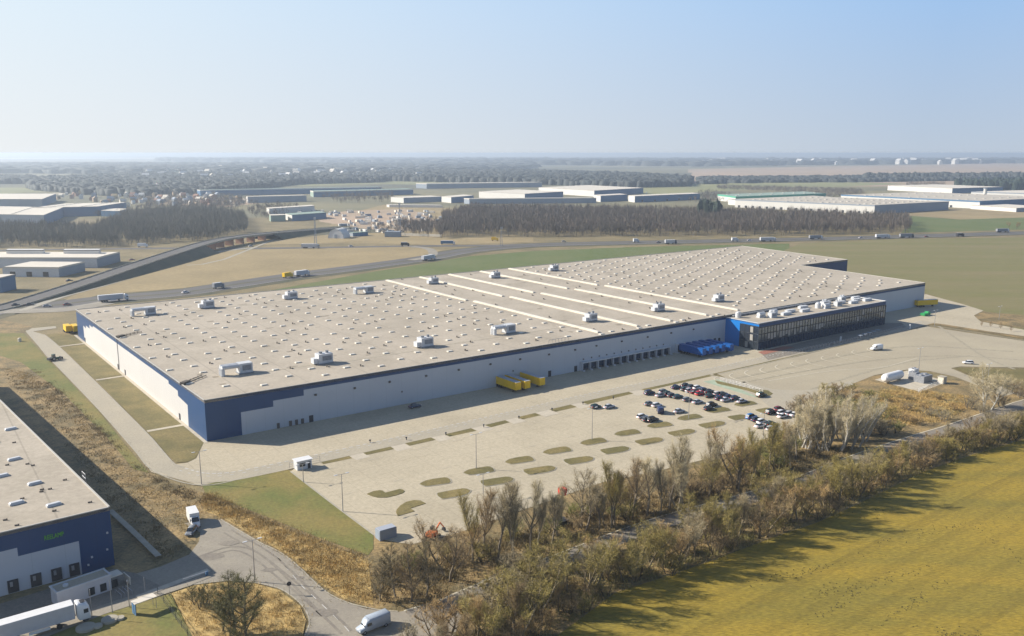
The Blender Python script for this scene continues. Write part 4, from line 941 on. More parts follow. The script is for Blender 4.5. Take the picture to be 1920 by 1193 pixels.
# bike shelters and planters by the offices
for i in range(5):
    x=1612+i*8.5; y=637-i*2.6; t=thing('bike_shelter',['bike shelter farthest left in the row before the offices','second bike shelter from the left before the offices','middle bike shelter before the offices','second bike shelter from the right before the offices','bike shelter farthest right in the row before the offices'][i],'shelter',G(x,y),UA,'bike shelters before the offices')
    k=MB(); k.box((0,0,2.1),(2.0,2.0,.1)); P3(k,'roof','far_grey',t)
    k=MB()
    for a_ in (-.9,.9):
        for b_ in (-.9,.9): k.tube((a_,b_,0),(a_,b_,2.1),.05,.05,4)
    P3(k,'frame','metal',t)
for i,(x,y,l) in enumerate([(1576,640,'white sign pillar before the office entrance'),(1706,617,'white pillar at the right end of the verge fence')]):
    k=MB(); k.box((0,0,1.2),(.7,.5,2.2)); k.box((0,0,.1),(1.,.8,.2)); o=k.build('sign_pillar','unit_white'); o.location=G(x,y); o.rotation_euler=(0,0,UA); tag(o,l,'pillar')
sheet('forecourt','asphalt_old',[(1425,662),(1650,607),(1690,606),(1700,614),(1560,648),(1440,676)],5)
sheet('red_paving','brick',[(1421,661),(1470,650),(1490,652),(1432,666)],6)
k=MB()
for (x,y) in [(645,925),(700,1100)]: pass
# street vent stacks / hydrants along the verge
for i,(x,y) in enumerate([(692,817),(760,812),(834,803),(905,788),(971,772),(1033,757),(1091,745),(1148,735),(683,832),(970,770)][:8]):
    k=MB(); k.tube((0,0,0),(0,0,.8),.14,.12,6); k.box((0,0,.9),(.5,.5,.3)); o=k.build('bollard_light','frame_dark'); o.location=G(x+2,y+14+i*0); tag(o,'short dark bollard light on the edge of the service lane','bollard','bollard lights along the lane')
# dome tent, marker posts
k=MB(); k.tube((0,0,0),(0,0,1.6),.8,.8,8); k.tube((0,0,1.6),(0,0,1.9),.8,.2,8); o=k.build('concrete_shaft','cream_wall'); o.location=G(37,641); tag(o,'small cream concrete shaft on the grass at the far left','shaft')
# ---- motorway traffic
car=lambda x,y,c,l,kind='sedan',rz=0.: put_car(x,y,kind,c,l,'traffic on the motorway',rz)
def mw_ang(x):
    P=[G(*p) for p in MW]
    for (a,b),(pa,pb) in zip(zip(P,P[1:]),zip(MW,MW[1:])):
        if pa[0]<=x<=pb[0]: return math.atan2((b-a).y,(b-a).x)
    return 0
for x,y,c,l in [(348,550,'white','white car on the motorway behind the roof of the hall'),(131,537,'black','black car climbing the overpass ramp'),(249,502,'dark red','dark red car on the middle of the overpass ramp'),(30,574,'black','black car waiting at the far left of the slip road'),(56,573,'dark grey','dark grey car second in the queue at the far left'),(88,576,'silver','silver car on the motorway at the far left'),(126,573,'dark red','dark car with red tint just above the rear corner of the hall'),(658,463,'white','white car on the slip road left of the dark van'),(1057,454,'silver','silver car on the motorway in front of the long wood'),(1405,452,'white','white car between two white vans on the motorway'),(1614,447,'white','small white car alone on the motorway near the right'),(340,469,'dark grey','dark grey car at the head of the slip road beneath the wood'),(470,463,'white','white car just beyond the bridge'),(1737,445,'dark red','dark car behind the grey tarpaulin lorry'),(1235,456,'dark grey','dark grey car ahead of the white fronted lorry')]:
    o=car(x,y,c,l,rz=mw_ang(x)); o.location.z=.2
    if 'overpass' in l: o.location.z=3.2 if 'climbing' in l else 5.4
ml=make_lorry('grey_side','white_paint','motorway_lorry')
TR=[(214,565,'white','white','long white lorry on the motorway just behind the rear corner of the hall',0,1.),(804,488,'white','white','white tanker like lorry where the slip road leaves the motorway',0,1.),(583,466,'white','silver','pale lorry on the far slip road above the tan field',0,1.),(1440,453,'white','white','long white lorry on the motorway above the roof of the hall',0,1.),(1655,447,'white','white','white lorry with silver trailer on the motorway at the end of the wood',0,1.),(1258,458,'white','navy','lorry with a dark cab and white box before the wood',0,.7),(567,518,'silver','white','lorry with silver box following the yellow one',0,.7),(1880,436,'dark','white','lorry with white cab on the motorway near the right edge',0,1.),(1700,446,'dark','dark grey','dark grey lorry behind the silver trailer one',0,1.3),(1530,449,'dark','white','flatbed lorry with white cab on the motorway',0,.9)]
for i,(x,y,_s,c,l,f,sc) in enumerate(TR):
    p=G(x,y); p.z=.15; rz=mw_ang(x) if y>470 or x>1000 else 0
    if i==0: ml.location=p; ml.rotation_euler=(0,0,rz); setcol(ml,COLS[c]); ml['label']=l; ml['group']='lorries on the motorway'; o=ml
    else: o=copy_thing(ml,p,rz,l,'lorries on the motorway',COLS[c],1.,None); 
    o.scale=(sc if sc<1.1 else 1,1,1)
    if _s=='dark':
        for ch in o.children:
            if 'trailer_body' in ch.name or 'trailer_roof' in ch.name: ch.data=ch.data.copy(); ch.data.materials.clear(); ch.data.materials.append(MATS['unit_grey'])
for x,y,sd,l,sz in [(540,521,'yellow','yellow box lorry on the motorway behind the roof',8),(840,459,'far_blue','dark blue lorry on the slip road before the wood',13.6),(928,452,'yellow','yellow box lorry at the left end of the wood',7),(410,541,'unit_grey','dark grey box lorry on the motorway',8),(268,464,'white_paint','white box lorry on the slip road above the small halls',9),(760,462,'dark','black box lorry on the slip road junction',8),(1193,455,'unit_white','pale box lorry in front of the wood',6),(1378,453,'unit_white','small white box lorry on the motorway above the roof',7),(1800,444,'dark','dark low box lorry on the motorway at the right',9)]:
    t=thing('box_lorry',l,'lorry',G(x,y)+Vector((0,0,.15)),mw_ang(x) if y>470 or x>1000 else 0,'box lorries on the motorway')
    k=MB(); k.box((-1,0,2.3),(sz-2,2.5,2.7)); P3(k,'cargo_box',sd,t); k=MB(); k.box((-1,0,3.68),(sz-2.1,2.3,.05)); P3(k,'roof','unit_white' if sd!='yellow' else 'yellow',t)
    s=lambda x_,w_,z0,zt:(x_,[(w_,z0),(w_,zt*.7),(w_*.9,zt)]); k=loft([s(sz/2-1.9,1.2,.5,2.9),s(sz/2-.5,1.2,.5,2.8),s(sz/2-.2,1.15,.5,1.5)]); P3(k,'cab',sd if sd!='far_blue' else 'white_paint',t)
    for xx in (-sz/2+1.2,sz/2-1.2):
        for yy in (-1,1): wheel(t,xx,yy,.5,.35,False)
# ================================================================== TREES AND SCRUB
def slivers(P0,P1,Wd,rng,base=0):
    """flat tapered slivers from P0 to P1 (arrays) with base width Wd -> verts, tri faces"""
    n=len(P0); d=P1-P0; r=rng.normal(size=(n,3)); s=np.cross(d,r); s/=np.linalg.norm(s,axis=1)[:,None]+1e-9
    v=np.empty((n*3,3)); v[0::3]=P0-s*Wd[:,None]/2; v[1::3]=P0+s*Wd[:,None]/2; v[2::3]=P1
    return v,np.arange(n*3).reshape(n,3)+base
def tris(name,v,f,m):
    me=bpy.data.meshes.new(name); me.from_pydata(v.tolist(),[],f.tolist()) if len(v)<4000 else None
    if len(v)>=4000:
        me.vertices.add(len(v)); me.vertices.foreach_set('co',v.astype(np.float32).ravel())
        me.loops.add(f.size); me.loops.foreach_set('vertex_index',f.astype(np.int32).ravel())
        me.polygons.add(len(f)); me.polygons.foreach_set('loop_start',np.arange(0,f.size,f.shape[1],dtype=np.int32)); me.update(calc_edges=True)
    me.materials.append(MATS[m]); return me
def tree_meshes(seed,H,trunks=1,spread=.35,limbs=14,rise=.75,first=.25,twigs=1500,tl=1.2,tw=.05,crownr=None,lean=0.):
    """bare tree: trunk mesh (trunk+limbs as tapered tubes) and crown mesh (fine twigs as slivers)"""
    R=random.Random(seed); rng=np.random.default_rng(seed); m=MB(); segs=[]
    def limb(p,d,ln,r,lev):
        pts=[Vector(p)]; n=5 if lev==0 else 4; dd=Vector(d).normalized()
        for i in range(n):
            dd=(dd+Vector((R.gauss(0,.10+.06*lev),R.gauss(0,.10+.06*lev),.06+.08*rise*lev))).normalized(); pts.append(pts[-1]+dd*ln/n)
        for i in range(n):
            ra=r*(1-i/n*.8); rb=r*(1-(i+1)/n*.8)
            m.tube(pts[i],pts[i+1],ra,rb,5 if lev==0 else 3,False); segs.append((pts[i],pts[i+1],lev))
        return pts
    def at(pts,t):
        k=min(len(pts)-2,int(t*(len(pts)-1))); f=t*(len(pts)-1)-k; return pts[k].lerp(pts[k+1],f),(pts[k+1]-pts[k]).normalized()
    for q in range(trunks):
        a=R.random()*6.28; off=Vector((math.cos(a),math.sin(a),0))*(0 if trunks==1 else R.uniform(.2,1.2))
        d0=Vector((math.cos(a)*(.05+.28*(trunks>1))+lean,math.sin(a)*(.05+.28*(trunks>1)),1)); hh=H*R.uniform(.8,1.)*(.9 if trunks>1 else .92)
        tp=limb(off,d0,hh,H*.012+.05,0)
        nl=max(4,int(limbs/trunks**.6))
        for i in range(nl):
            t=first+(1-first)*(i+R.random())/nl*.97; p,dv=at(tp,min(.98,t)); b=i*2.4+R.random()*1.2
            out=Vector((math.cos(b),math.sin(b),0)); ln=H*spread*(1.15-t)*R.uniform(.7,1.2)+.6
            lp=limb(p,out*(1-rise*.6)+Vector((0,0,rise)),ln,.035+.006*H*(1.1-t),1)
            for j in range(5):
                t2=.25+.75*(j+R.random())/5; p2,_=at(lp,min(.98,t2)); b2=b+R.uniform(-1.4,1.4)
                limb(p2,Vector((math.cos(b2),math.sin(b2),0))*(1-rise*.6)+Vector((0,0,rise)),ln*.5*R.uniform(.6,1.1),.03,2)
    sg=[s for s in segs if s[2]>=1]; L_=np.array([ (s[1]-s[0]).length*(1.5 if s[2]==2 else 1.) for s in sg]); pr=L_/L_.sum()
    ix=rng.choice(len(sg),size=twigs,p=pr); A_=np.array([tuple(s[0]) for s in sg])[ix]; B_=np.array([tuple(s[1]) for s in sg])[ix]
    t=rng.random((twigs,1)); p=A_+(B_-A_)*t; d=(B_-A_); d/=np.linalg.norm(d,axis=1)[:,None]+1e-9
    d=d*.5+rng.normal(size=(twigs,3))*.55+np.array([0,0,.35*rise]); d/=np.linalg.norm(d,axis=1)[:,None]
    ln=tl*rng.uniform(.5,1.2,twigs); v,f=slivers(p,p+d*ln[:,None],rng.uniform(.6,1.3,twigs)*tw,rng)
    # side twigs
    p2=p+d*(ln*rng.uniform(.3,.8,twigs))[:,None]; d2=d*.5+rng.normal(size=(twigs,3))*.6+np.array([0,0,.2]); d2/=np.linalg.norm(d2,axis=1)[:,None]
    v2,f2=slivers(p2,p2+d2*(ln*.6)[:,None],np.full(twigs,tw*.8),rng,len(v))
    tm=bpy.data.meshes.new('trunk'); tm.from_pydata(m.v,[],m.f); tm.materials.append(MATS['bark'])
    cm=tris('crown',np.vstack([v,v2]),np.vstack([f,f2]),'twig')
    return tm,cm
SPC={ # kind: list of (trunk mesh, crown mesh, height)
 'tall':[(*tree_meshes(s,15,1,.34,18,.9,.30,2300,1.15,.033),15) for s in (1,2,3,4)],
 'round':[(*tree_meshes(s,10,2,.42,18,.7,.22,2300,.95,.036),10) for s in (11,12,13,14)],
 'bush':[(*tree_meshes(s,5.5,5,.38,16,.6,.08,1500,.7,.04),5.5) for s in (21,22,23)],
 'white':[(*tree_meshes(s,17,2,.24,22,1.05,.12,3000,1.,.035),17) for s in (31,32,33)],
 'alder':[(*tree_meshes(s,13,1,.26,20,.45,.12,2400,.8,.042),13) for s in (41,42)],
 'big':[(*tree_meshes(51,13,3,.5,24,.65,.2,6500,1.1,.04),13)],
}
TN=[0]; TR_=random.Random(99)
def tree(kind,p,h,label,group,tw=(.2,.15,.08),bk=(.17,.14,.1),name='bare_tree',cat='tree',wide=1.):
    tm,cm,h0=SPC[kind][TR_.randrange(len(SPC[kind]))]; t=thing(name,label,cat,p,TR_.random()*6.28,group); s=h/h0; t.scale=(s*wide,s*wide,s)
    a=bpy.data.objects.new('trunk',tm); b=bpy.data.objects.new('crown',cm)
    j=TR_.uniform(.85,1.15)
    for o,c in ((a,bk),(b,tw)): COL.objects.link(o); o.parent=t; o.color=(c[0]*j,c[1]*j,c[2]*j,1)
    return t
TW=dict(grey=(.38,.31,.18),olive=(.35,.28,.08),orange=(.46,.31,.13),brown=(.36,.26,.13),pale=(.58,.49,.30),green=(.27,.27,.07),dark=(.20,.16,.08))
def along(P,step,jit,rng):
    P=[Vector(p) for p in P]; out=[]; 
    for a,b in zip(P,P[1:]):
        n=max(1,int((b-a).length/step)); d=(b-a).normalized(); nr=Vector((-d.y,d.x,0))
        for i in range(n): q=a.lerp(b,(i+rng.random())/n)+nr*rng.uniform(-jit,jit); out.append(q)
    return out
# individually seen trees, north row (base pixel, height, kind, colour, label)
for x,y,h,k,c,l in [
 (713,1128,9,'alder','dark','dark slender tree at the lower left end of the tree belt by the road bend'),
 (742,1122,11,'alder','dark','dark tree second from the left end of the belt, at the road bend'),
 (772,1128,12,'alder','brown','dark brown tree in front of the pale blue container'),
 (800,1120,11,'alder','dark','dark tree just right of the pale blue container'),
 (838,1085,11,'round','brown','brown tree below the orange excavator'),
 (905,1045,13,'tall','brown','tall bare tree whose crown hides the leftmost grass islands'),
 (935,1050,14,'tall','grey','tall bare grey tree rising highest on the left of the belt'),
 (963,1040,13.5,'tall','grey','tall bare tree with dark trunk left of the red boom lift'),
 (995,1036,13,'tall','pale','tall pale-twigged tree left of the red boom lift'),
 (1034,1024,11,'tall','grey','pale trunked tree standing just left below the red lift'),
 (1091,995,11,'round','grey','bare tree just right of the red boom lift'),
 (1123,998,11,'tall','grey','slim bare tree second right of the red boom lift'),
 (1152,985,12,'tall','orange','orange-tinged bare tree in the middle of the belt'),
 (1185,975,13,'tall','brown','brown bare tree in the middle of the belt above the lane'),
 (1213,968,14,'tall','pale','tall pale crowned tree in the middle of the belt'),
 (1254,958,16,'tall','pale','tallest tree of the belt, with wide pale crown over the car park edge'),
 (1275,952,13,'white','pale','leaning white trunk tree next to the tallest tree of the belt'),
 (1379,912,13,'round','orange','orange crowned tree reaching over the parked cars on the right'),
 (1330,925,11,'tall','pale','pale bare tree left of the orange crowned one')]:
    tree(k,G(x,y),h*1.28,l,'trees of the belt beside the car park',TW[c],(.3,.27,.22) if k=='white' else (.20,.165,.12),wide=1.15 if k!='alder' else .9)
# filling trees and shrubs of both rows
NR=[G(860,1075),G(960,1048),G(1100,1003),G(1250,965),G(1400,915),G(1500,870),G(1570,845)]
for q in along([p+Vector((-2,3.5,0)) for p in NR],7.,2.5,TR_):
    c=TR_.choice(['grey','olive','brown','green','orange']); tree('round' if TR_.random()<.6 else 'tall',q,TR_.uniform(7.5,12),'medium bare tree filling the belt between the car park and the lane','trees filling the belt',TW[c],wide=1.2)
for q in along([p+Vector((-2,4,0)) for p in [G(730,1115)]+NR],3.6,4.,TR_):
    c=TR_.choice(['olive','brown','green','dark','brown']); tree('bush',q,TR_.uniform(3,5.2),'low leafless shrub under the tree belt beside the car park','shrubs under the belt',TW[c],(.10,.08,.05),'shrub','shrub',1.35)
SR=[G(800,1285),G(900,1240),G(1046,1188),G(1154,1108),G(1264,1073),G(1341,1046),G(1440,1008),G(1531,977),G(1605,944),G(1729,882),G(1812,853),G(1920,820),G(2080,760)]
def south(p0,step,jit,n0): return along([p+p0 for p in n0],step,jit,TR_)
for q in south(Vector((-2.5,3.5,0)),2.7,3.2,SR):
    x=q.x; c=TR_.choice(['orange','olive','olive','brown','grey','olive','grey']); k=TR_.choice(['round','tall','round'])
    tree(k,q,TR_.uniform(8,12.5) if x<95 else TR_.uniform(6,9),'mid sized olive and rust coloured bare tree in the row along the meadow','trees along the meadow',TW[c],(.2,.16,.1),wide=1.25)
for q in south(Vector((-1.5,2,0)),3.4,2.6,SR):
    c=TR_.choice(['olive','brown','olive','orange']); tree('bush',q,TR_.uniform(3.2,5.),'low dense shrub at the foot of the tree row along the meadow','shrubs along the meadow',TW[c],(.11,.085,.05),'shrub','shrub',1.3)
for q in along([G(800,1230),G(880,1175),G(960,1120),G(1010,1085)],2.6,2.8,TR_):
    tree(TR_.choice(['round','bush','tall']),q,TR_.uniform(5.5,9),'rust and olive coloured tree in the thick left end of the meadow row','thicket at the left end of the meadow row',TW[TR_.choice(['orange','olive','brown','olive','grey'])],(.2,.16,.10),wide=1.2)
for q in along([p+Vector((-1,1.,0)) for p in NR],6.5,2.5,TR_):
    tree('tall',q,TR_.uniform(12.5,17),'tall slender see-through bare tree rising from the belt beside the car park','tall trees rising from the belt',TW[TR_.choice(['pale','olive','grey'])],(.26,.22,.16),wide=.95)
# pale poplar clump
for x,y in [(1498,838),(1512,842),(1525,845),(1540,846),(1556,848),(1572,846),(1588,843),(1604,838),(1520,825),(1550,828),(1580,826),(1535,815),(1600,822),(1565,815),(1590,812),(1620,830),(1548,838),(1580,838),(1505,826),(1612,815),(1533,836)]:
    tree('white',G(x,y),TR_.uniform(14,18),'pale grey poplar in the dense clump beside the right end of the car park','pale poplar clump',TW['pale'],(.46,.43,.37),'poplar','tree',1.2)
for x,y,h in [(1485,775,4),(1500,770,5),(1520,765,5),(1540,762,5.5),(1560,765,6),(1582,775,6),(1600,790,5),(1620,800,5),(1640,810,5),(1560,785,6),(1590,800,6),(1655,815,4.5),(1530,780,5),(1680,812,4),(1630,785,4),(1615,765,3),(1475,830,4),(1450,850,4.5),(1430,862,4),(1470,860,5),(1455,880,5)]:
    tree('bush',G(x,y),h,'olive brown shrub on the waste ground behind the pale poplars','shrubs on the waste ground',TW[TR_.choice(['olive','brown','grey','green'])],(.1,.08,.05),'shrub','shrub',1.5)
for x,y in [(1418,842),(1435,840)]: tree('bush',G(x,y+6),2.4,'small dark evergreen bush at the car park edge','small evergreen bushes',(.02,.045,.015),(.05,.04,.03),'evergreen_bush','shrub',1.2)
for x,y,h in [(1600,752,4),(1625,748,3.5),(1660,752,3),(1600,775,4.5),(1640,770,4),(1665,782,4),(1690,790,3.5),(1715,795,3.5),(1645,795,5),(1610,812,5),(1590,735,3.5),(1570,742,4.5),(1550,745,5),(1735,768,2.5),(1760,750,2),(1700,750,2.2),(1790,770,2.5)]:
    tree('bush',G(x,y),h,'rust and olive shrub on the rough ground between the poplars and the gas tank','shrubs near the gas tank',TW[TR_.choice(['olive','brown','orange','green'])],(.12,.1,.06),'shrub','shrub',1.6)
# right side trees
tree('big',G(1850,768),15,'large round bare tree with pale limbs at the lane on the right','trees by the lane on the right',TW['pale'],(.46,.44,.38),wide=1.15)
for x,y,h,l in [(1815,765,5,'grey shrub left of the large round bare tree'),(1880,765,5,'grey shrub right of the large round bare tree'),(1840,775,4,'dark shrub in front of the large round bare tree'),(1895,738,4.5,'shrub at the right frame edge above the large tree'),(1912,745,5,'brown shrub farthest right above the lane'),(1770,790,4,'low shrub on the amber scrub near the lane'),(1740,780,3,'small shrub in the middle of the amber scrub'),(1700,770,3,'small dark shrub on the left of the amber scrub'),(1900,728,3.5,'dark bush on the corner grass at the right edge')]:
    tree('bush',G(x,y),h,l,'shrubs by the lane on the right',TW[TR_.choice(['grey','brown'])],(.2,.18,.15),'shrub','shrub',1.5)
# lower left island
for x,y,h,k,l in [(440,1190,15,'alder','tall dark evergreen-like tree on the scrub island, left of the pair'),(462,1200,16.5,'alder','tallest dark tree on the scrub island, right of the pair'),(418,1185,11,'alder','smaller dark tree at the left of the scrub island group'),(372,1135,4,'bush','dark shrub on the scrub island beside the footpath'),(385,1140,4.5,'bush','dark rounded shrub at the edge of the small pool'),(435,1215,6,'bush','low dark bush under the tall trees of the scrub island')]:
    tree(k,G(x,y),h,l,'dark trees on the scrub island',(.15,.14,.05),(.14,.12,.08),'dark_tree' if k=='alder' else 'shrub','tree' if k=='alder' else 'shrub',1.1)
for x,y,h in [(1575//1,470,0)][:0]: pass
# saplings by the road on the right
for i,(x,y) in enumerate([(1840,612),(1858,614),(1876,617),(1896,622)]):
    tree('alder',G(x,y),4.,'young thin street tree on the roadside strip at the right','young street trees',TW['brown'],name='young_tree')
# ---------------------------------------------------------------- undergrowth made of blades (uncountable)
def inside(pts,n,rng,lay=None):
    P=np.array([(p.x,p.y) for p in pts]); lo=P.min(0); hi=P.max(0); out=np.empty((0,2))
    while len(out)<n:
        q=rng.uniform(lo,hi,(n*2,2)); c=np.zeros(len(q),bool); j=len(P)-1
        for i in range(len(P)):
            xi,yi=P[i];xj,yj=P[j]
            c^=((yi>q[:,1])!=(yj>q[:,1]))&(q[:,0]<(xj-xi)*(q[:,1]-yi)/(yj-yi+1e-12)+xi); j=i
        out=np.vstack([out,q[c]])
    return out[:n]
def blades(name,m,pts,n,h,w_,lean,seed,clump=0):
    rng=np.random.default_rng(seed); P=[G(x,y) for x,y in pts]
    if clump:
        c=inside(P,clump,rng); q=c[rng.integers(0,clump,n)]+rng.normal(size=(n,2))*rng.choice([.5,.9,1.4],n)[:,None]
    else: q=inside(P,n,rng)
    p0=np.column_stack([q,np.full(n,.05)]); ang=rng.random(n)*6.28; ln=h*rng.uniform(.4,1.25,n)
    d=np.column_stack([np.cos(ang)*lean*rng.random(n)*1.6,np.sin(ang)*lean*rng.random(n)*1.6,np.ones(n)]); d/=np.linalg.norm(d,axis=1)[:,None]
    v,f=slivers(p0,p0+d*ln[:,None],np.full(n,w_),rng); o=bpy.data.objects.new(name,tris(name,v,f,m)); COL.objects.link(o); o['kind']='stuff'; return o
HB=[(690,1128),(705,1075),(760,1045),(860,1030),(1000,985),(1130,935),(1230,905),(1340,878),(1460,845),(1500,850),(1600,835),(1600,855),(1510,893),(1400,925),(1280,958),(1180,990),(1060,1036),(900,1098),(840,1125),(790,1142)]
tag(blades('undergrowth','brush',HB,26000,1.1,.14,.7,1,900),'tangled brown undergrowth below the trees beside the car park','undergrowth')
HS=[(830,1300),(870,1200),(960,1110),(1010,1085),(1090,1050),(1200,1010),(1300,975),(1400,950),(1510,915),(1610,875),(1729,833),(1791,815),(1920,775),(1920,822),(1812,855),(1729,884),(1605,946),(1531,979),(1440,1010),(1341,1048),(1264,1075),(1154,1110),(1046,1190)]
tag(blades('undergrowth','brush_green',HS,30000,1.1,.14,.7,2,1200),'olive and brown undergrowth between the lane and the meadow','undergrowth')
tag(blades('reeds','reed',[(385,922),(480,968),(600,1014),(690,1046),(700,1133),(646,1122),(604,1096),(539,1038),(480,1006),(414,968),(380,950)],17000,.8,.10,.8,3,700),'golden dry reeds on the bank above the road bend','reeds')
tag(blades('reeds','reed',[(328,1118),(364,1102),(430,1095),(480,1099),(520,1110),(560,1140),(570,1165),(564,1193),(552,1230),(400,1230),(365,1193)],9000,.8,.10,.6,4,300),'dry golden tussocks on the scrub island at the bottom','dry grass')
tag(blades('dry_grass','reed',[(0,690),(60,700),(150,790),(240,880),(330,935),(385,960),(350,1010),(250,920),(120,770)],9000,.4,.12,1.,5,500),'dry golden grass and bramble strip beyond the smaller hall','dry grass')
tag(blades('bramble','brush',[(60,690),(185,800),(280,893),(380,925),(480,975),(420,955),(330,930),(240,870),(140,770)],5000,.7,.12,.8,6,160),'dark bramble line along the edge of the mown strip','bramble')
tag(blades('bramble','brush',[(0,700),(100,800),(215,960),(300,1050),(350,1035),(300,980),(200,850),(90,720)],7000,.6,.15,.8,7,350),'dark brush in the shade of the smaller hall','bramble')
tag(blades('dry_grass','reed',[(1600,745),(1680,728),(1790,740),(1830,750),(1780,790),(1660,800),(1600,785)],14000,.7,.16,.7,8,320),'amber dry grass on the waste ground right of the pale poplars','dry grass')
# dark molehill-like tufts in the meadow
rng=np.random.default_rng(77); mbm=MB()
for cx,cy,dx,dy,n in [(1500,1075,90,22,70),(1640,1090,120,30,60),(1700,1140,70,50,60),(1580,1130,50,30,50),(1790,1190,60,10,45),(1740,1000,150,30,60),(1870,1020,60,40,40),(1640,960,60,10,25),(1560,1105,40,20,30)]:
    t_=rng.normal(size=n)*.5; 
    for k_ in range(n):
        p=G(cx+t_[k_]*dx+rng.normal()*6,cy+t_[k_]*dy*(1 if cx%20 else -1)+rng.normal()*5); s=rng.uniform(.08,.2); mbm.box((p.x,p.y,.12+s*.3),(s,s*1.2,s*.7),rng.random()*3,.5)
tag(mbm.build('tufts','meadow_clump'),'small dark tufts scattered over the yellow meadow','tufts',kind='stuff')
# ---------------------------------------------------------------- woods in the distance: many small trees in one object
def wood(name,m,label,pts,n,h,r,seed,n_tw=26,solid=False,hv=.17):
    rng=np.random.default_rng(seed); P=[G(x,y) for x,y in pts]; q=inside(P,n,rng); hh=h*rng.uniform(1-hv,1+hv,n)
    if solid:   # rounded crowns as small ragged pyramids
        k=9; vs=[];fs=[]
        ang=np.linspace(0,6.283,7)[:-1]
        base=np.array([[math.cos(a),math.sin(a),.35] for a in ang]+[[math.cos(a+.5)*.9,math.sin(a+.5)*.9,.9] for a in ang]+[[0,0,1.]])
        f0=[(i,(i+1)%6,6+i) for i in range(6)]+[((i+1)%6,6+(i+1)%6,6+i) for i in range(6)]+[(6+i,6+(i+1)%6,12) for i in range(6)]
        f0=np.array(f0); B=np.repeat(base[None],n,0); B=B*(1+rng.normal(size=(n,13,1))*.16); rr=r*rng.uniform(.7,1.3,n)
        B[:,:,0]*=rr[:,None];B[:,:,1]*=rr[:,None];B[:,:,2]*=hh[:,None]; B[:,:6,2]=0; B[:,:,0]+=q[:,0:1];B[:,:,1]+=q[:,1:2]
        v=B.reshape(-1,3); f=(f0[None]+np.arange(n)[:,None,None]*13).reshape(-1,3)
    else:
        idx=np.repeat(np.arange(n),n_tw); N=len(idx); base=np.column_stack([q,np.zeros(n)])[idx]
        t=rng.uniform(.25,.95,N); a=rng.random(N)*6.283; H_=hh[idx]
        rho=np.sqrt(rng.random(N)); rad=r*rho*(.45+.75*t)
        zt=H_*(1-.30*rho**2)*(.45+.55*t); p1=base+np.column_stack([np.cos(a)*rad,np.sin(a)*rad,zt]); p0=base+np.column_stack([np.cos(a)*rad*.55,np.sin(a)*rad*.55,zt-H_*.22-rng.random(N)*H_*.1])
        v,f=slivers(p0,p1,np.full(N,.32),rng)
        tb=np.column_stack([q,np.zeros(n)]); tt=tb+np.column_stack([rng.normal(size=n)*.4,rng.normal(size=n)*.4,hh*.7]); v2,f2=slivers(tb,tt,np.full(n,.35),rng,len(v)); v=np.vstack([v,v2]); f=np.vstack([f,f2])
    o=bpy.data.objects.new(name,tris(name,v,f,m)); COL.objects.link(o); tag(o,label,'wood',kind='stuff'); return o
wood('wood','forest','long grey brown leafless wood beyond the motorway in the middle',[(822,448),(880,443),(1000,445),(1300,443),(1500,442),(1700,438),(1712,430),(1700,416),(1560,410),(1400,405),(1300,403),(1000,397),(880,396),(830,412)],4600,17,3.4,1,36)
wood('wood','forest_left','bare wood on the left beyond the slip road',[(-60,466),(60,464),(200,464),(330,455),(400,452),(440,440),(465,435),(458,408),(400,400),(330,400),(240,408),(170,435),(60,432),(-60,430)],2600,16,3.4,2,34)
wood('thicket','forest','dark thicket of bare trees behind the round barn',[(760,446),(840,446),(850,425),(780,422),(740,425)],130,15,3.2,3,30)
wood('pines','conifer','small group of dark pines in the long wood',[(1310,415),(1350,414),(1350,404),(1310,404)],26,19,4,4,solid=True)
wood('thicket','forest','clump of bare trees beyond the storage yard',[(640,384),(715,380),(740,376),(735,360),(680,358),(600,372)],260,14,3.6,5,22)
wood('thicket','forest','bare trees between the far left halls and the village',[(110,400),(235,410),(300,398),(430,400),(470,380),(420,372),(300,385),(200,398)],420,12,3.6,6,20)
wood('distant_forest','forest_dark','dark blue forest block behind the white halls',[(700,339),(960,345),(1200,352),(1290,350),(1295,340),(1200,332),(1060,327),(960,324),(700,326)],9000,15,11,7,solid=True,hv=.10)
wood('distant_forest','forest_dark','hazy forest band on the left beyond the halls',[(60,356),(140,364),(260,370),(370,366),(480,356),(560,346),(720,342),(720,330),(600,328),(480,330),(300,328),(60,340)],9000,13,11,8,solid=True,hv=.12)
wood('distant_forest','forest_dark','hazy woods towards the left horizon',[(-300,325),(200,326),(480,324),(860,322),(1000,316),(1000,308),(500,309),(-300,308)],6000,16,40,9,solid=True)
wood('distant_forest','forest_dark','thin woods towards the horizon in the middle',[(600,306),(1300,312),(1700,308),(2200,305),(2200,300),(1500,301),(1000,300),(300,299),(300,303)],4200,26,60,10,solid=True)
wood('distant_forest','forest_dark','brown tree line across the pale fields on the right',[(1310,346),(1450,343),(1620,342),(1900,338),(2200,338),(2200,329),(1900,330),(1640,333),(1310,336)],4500,9,10,11,solid=True,hv=.2)
wood('pines','conifer','dark blue pine row behind the far white halls on the right',[(1800,356),(1880,358),(2000,357),(2000,348),(1900,348),(1790,350)],300,18,6,12,solid=True)
wood('distant_forest','forest_dark','dark pine strip in the fields at the right edge',[(1620,339),(1750,337),(2000,337),(2000,333),(1750,334),(1620,336)],500,17,8,13,solid=True)
wood('thicket','forest','brown thicket behind the green roofed halls',[(1345,356),(1440,360),(1560,372),(1620,368),(1618,358),(1520,354),(1345,350)],900,9,6,14,n_tw=22)
wood('thicket','forest','brown thicket around the cooling tower of the middle halls',[(1290,382),(1380,384),(1370,366),(1330,360),(1290,366)],160,11,3.6,15,20)
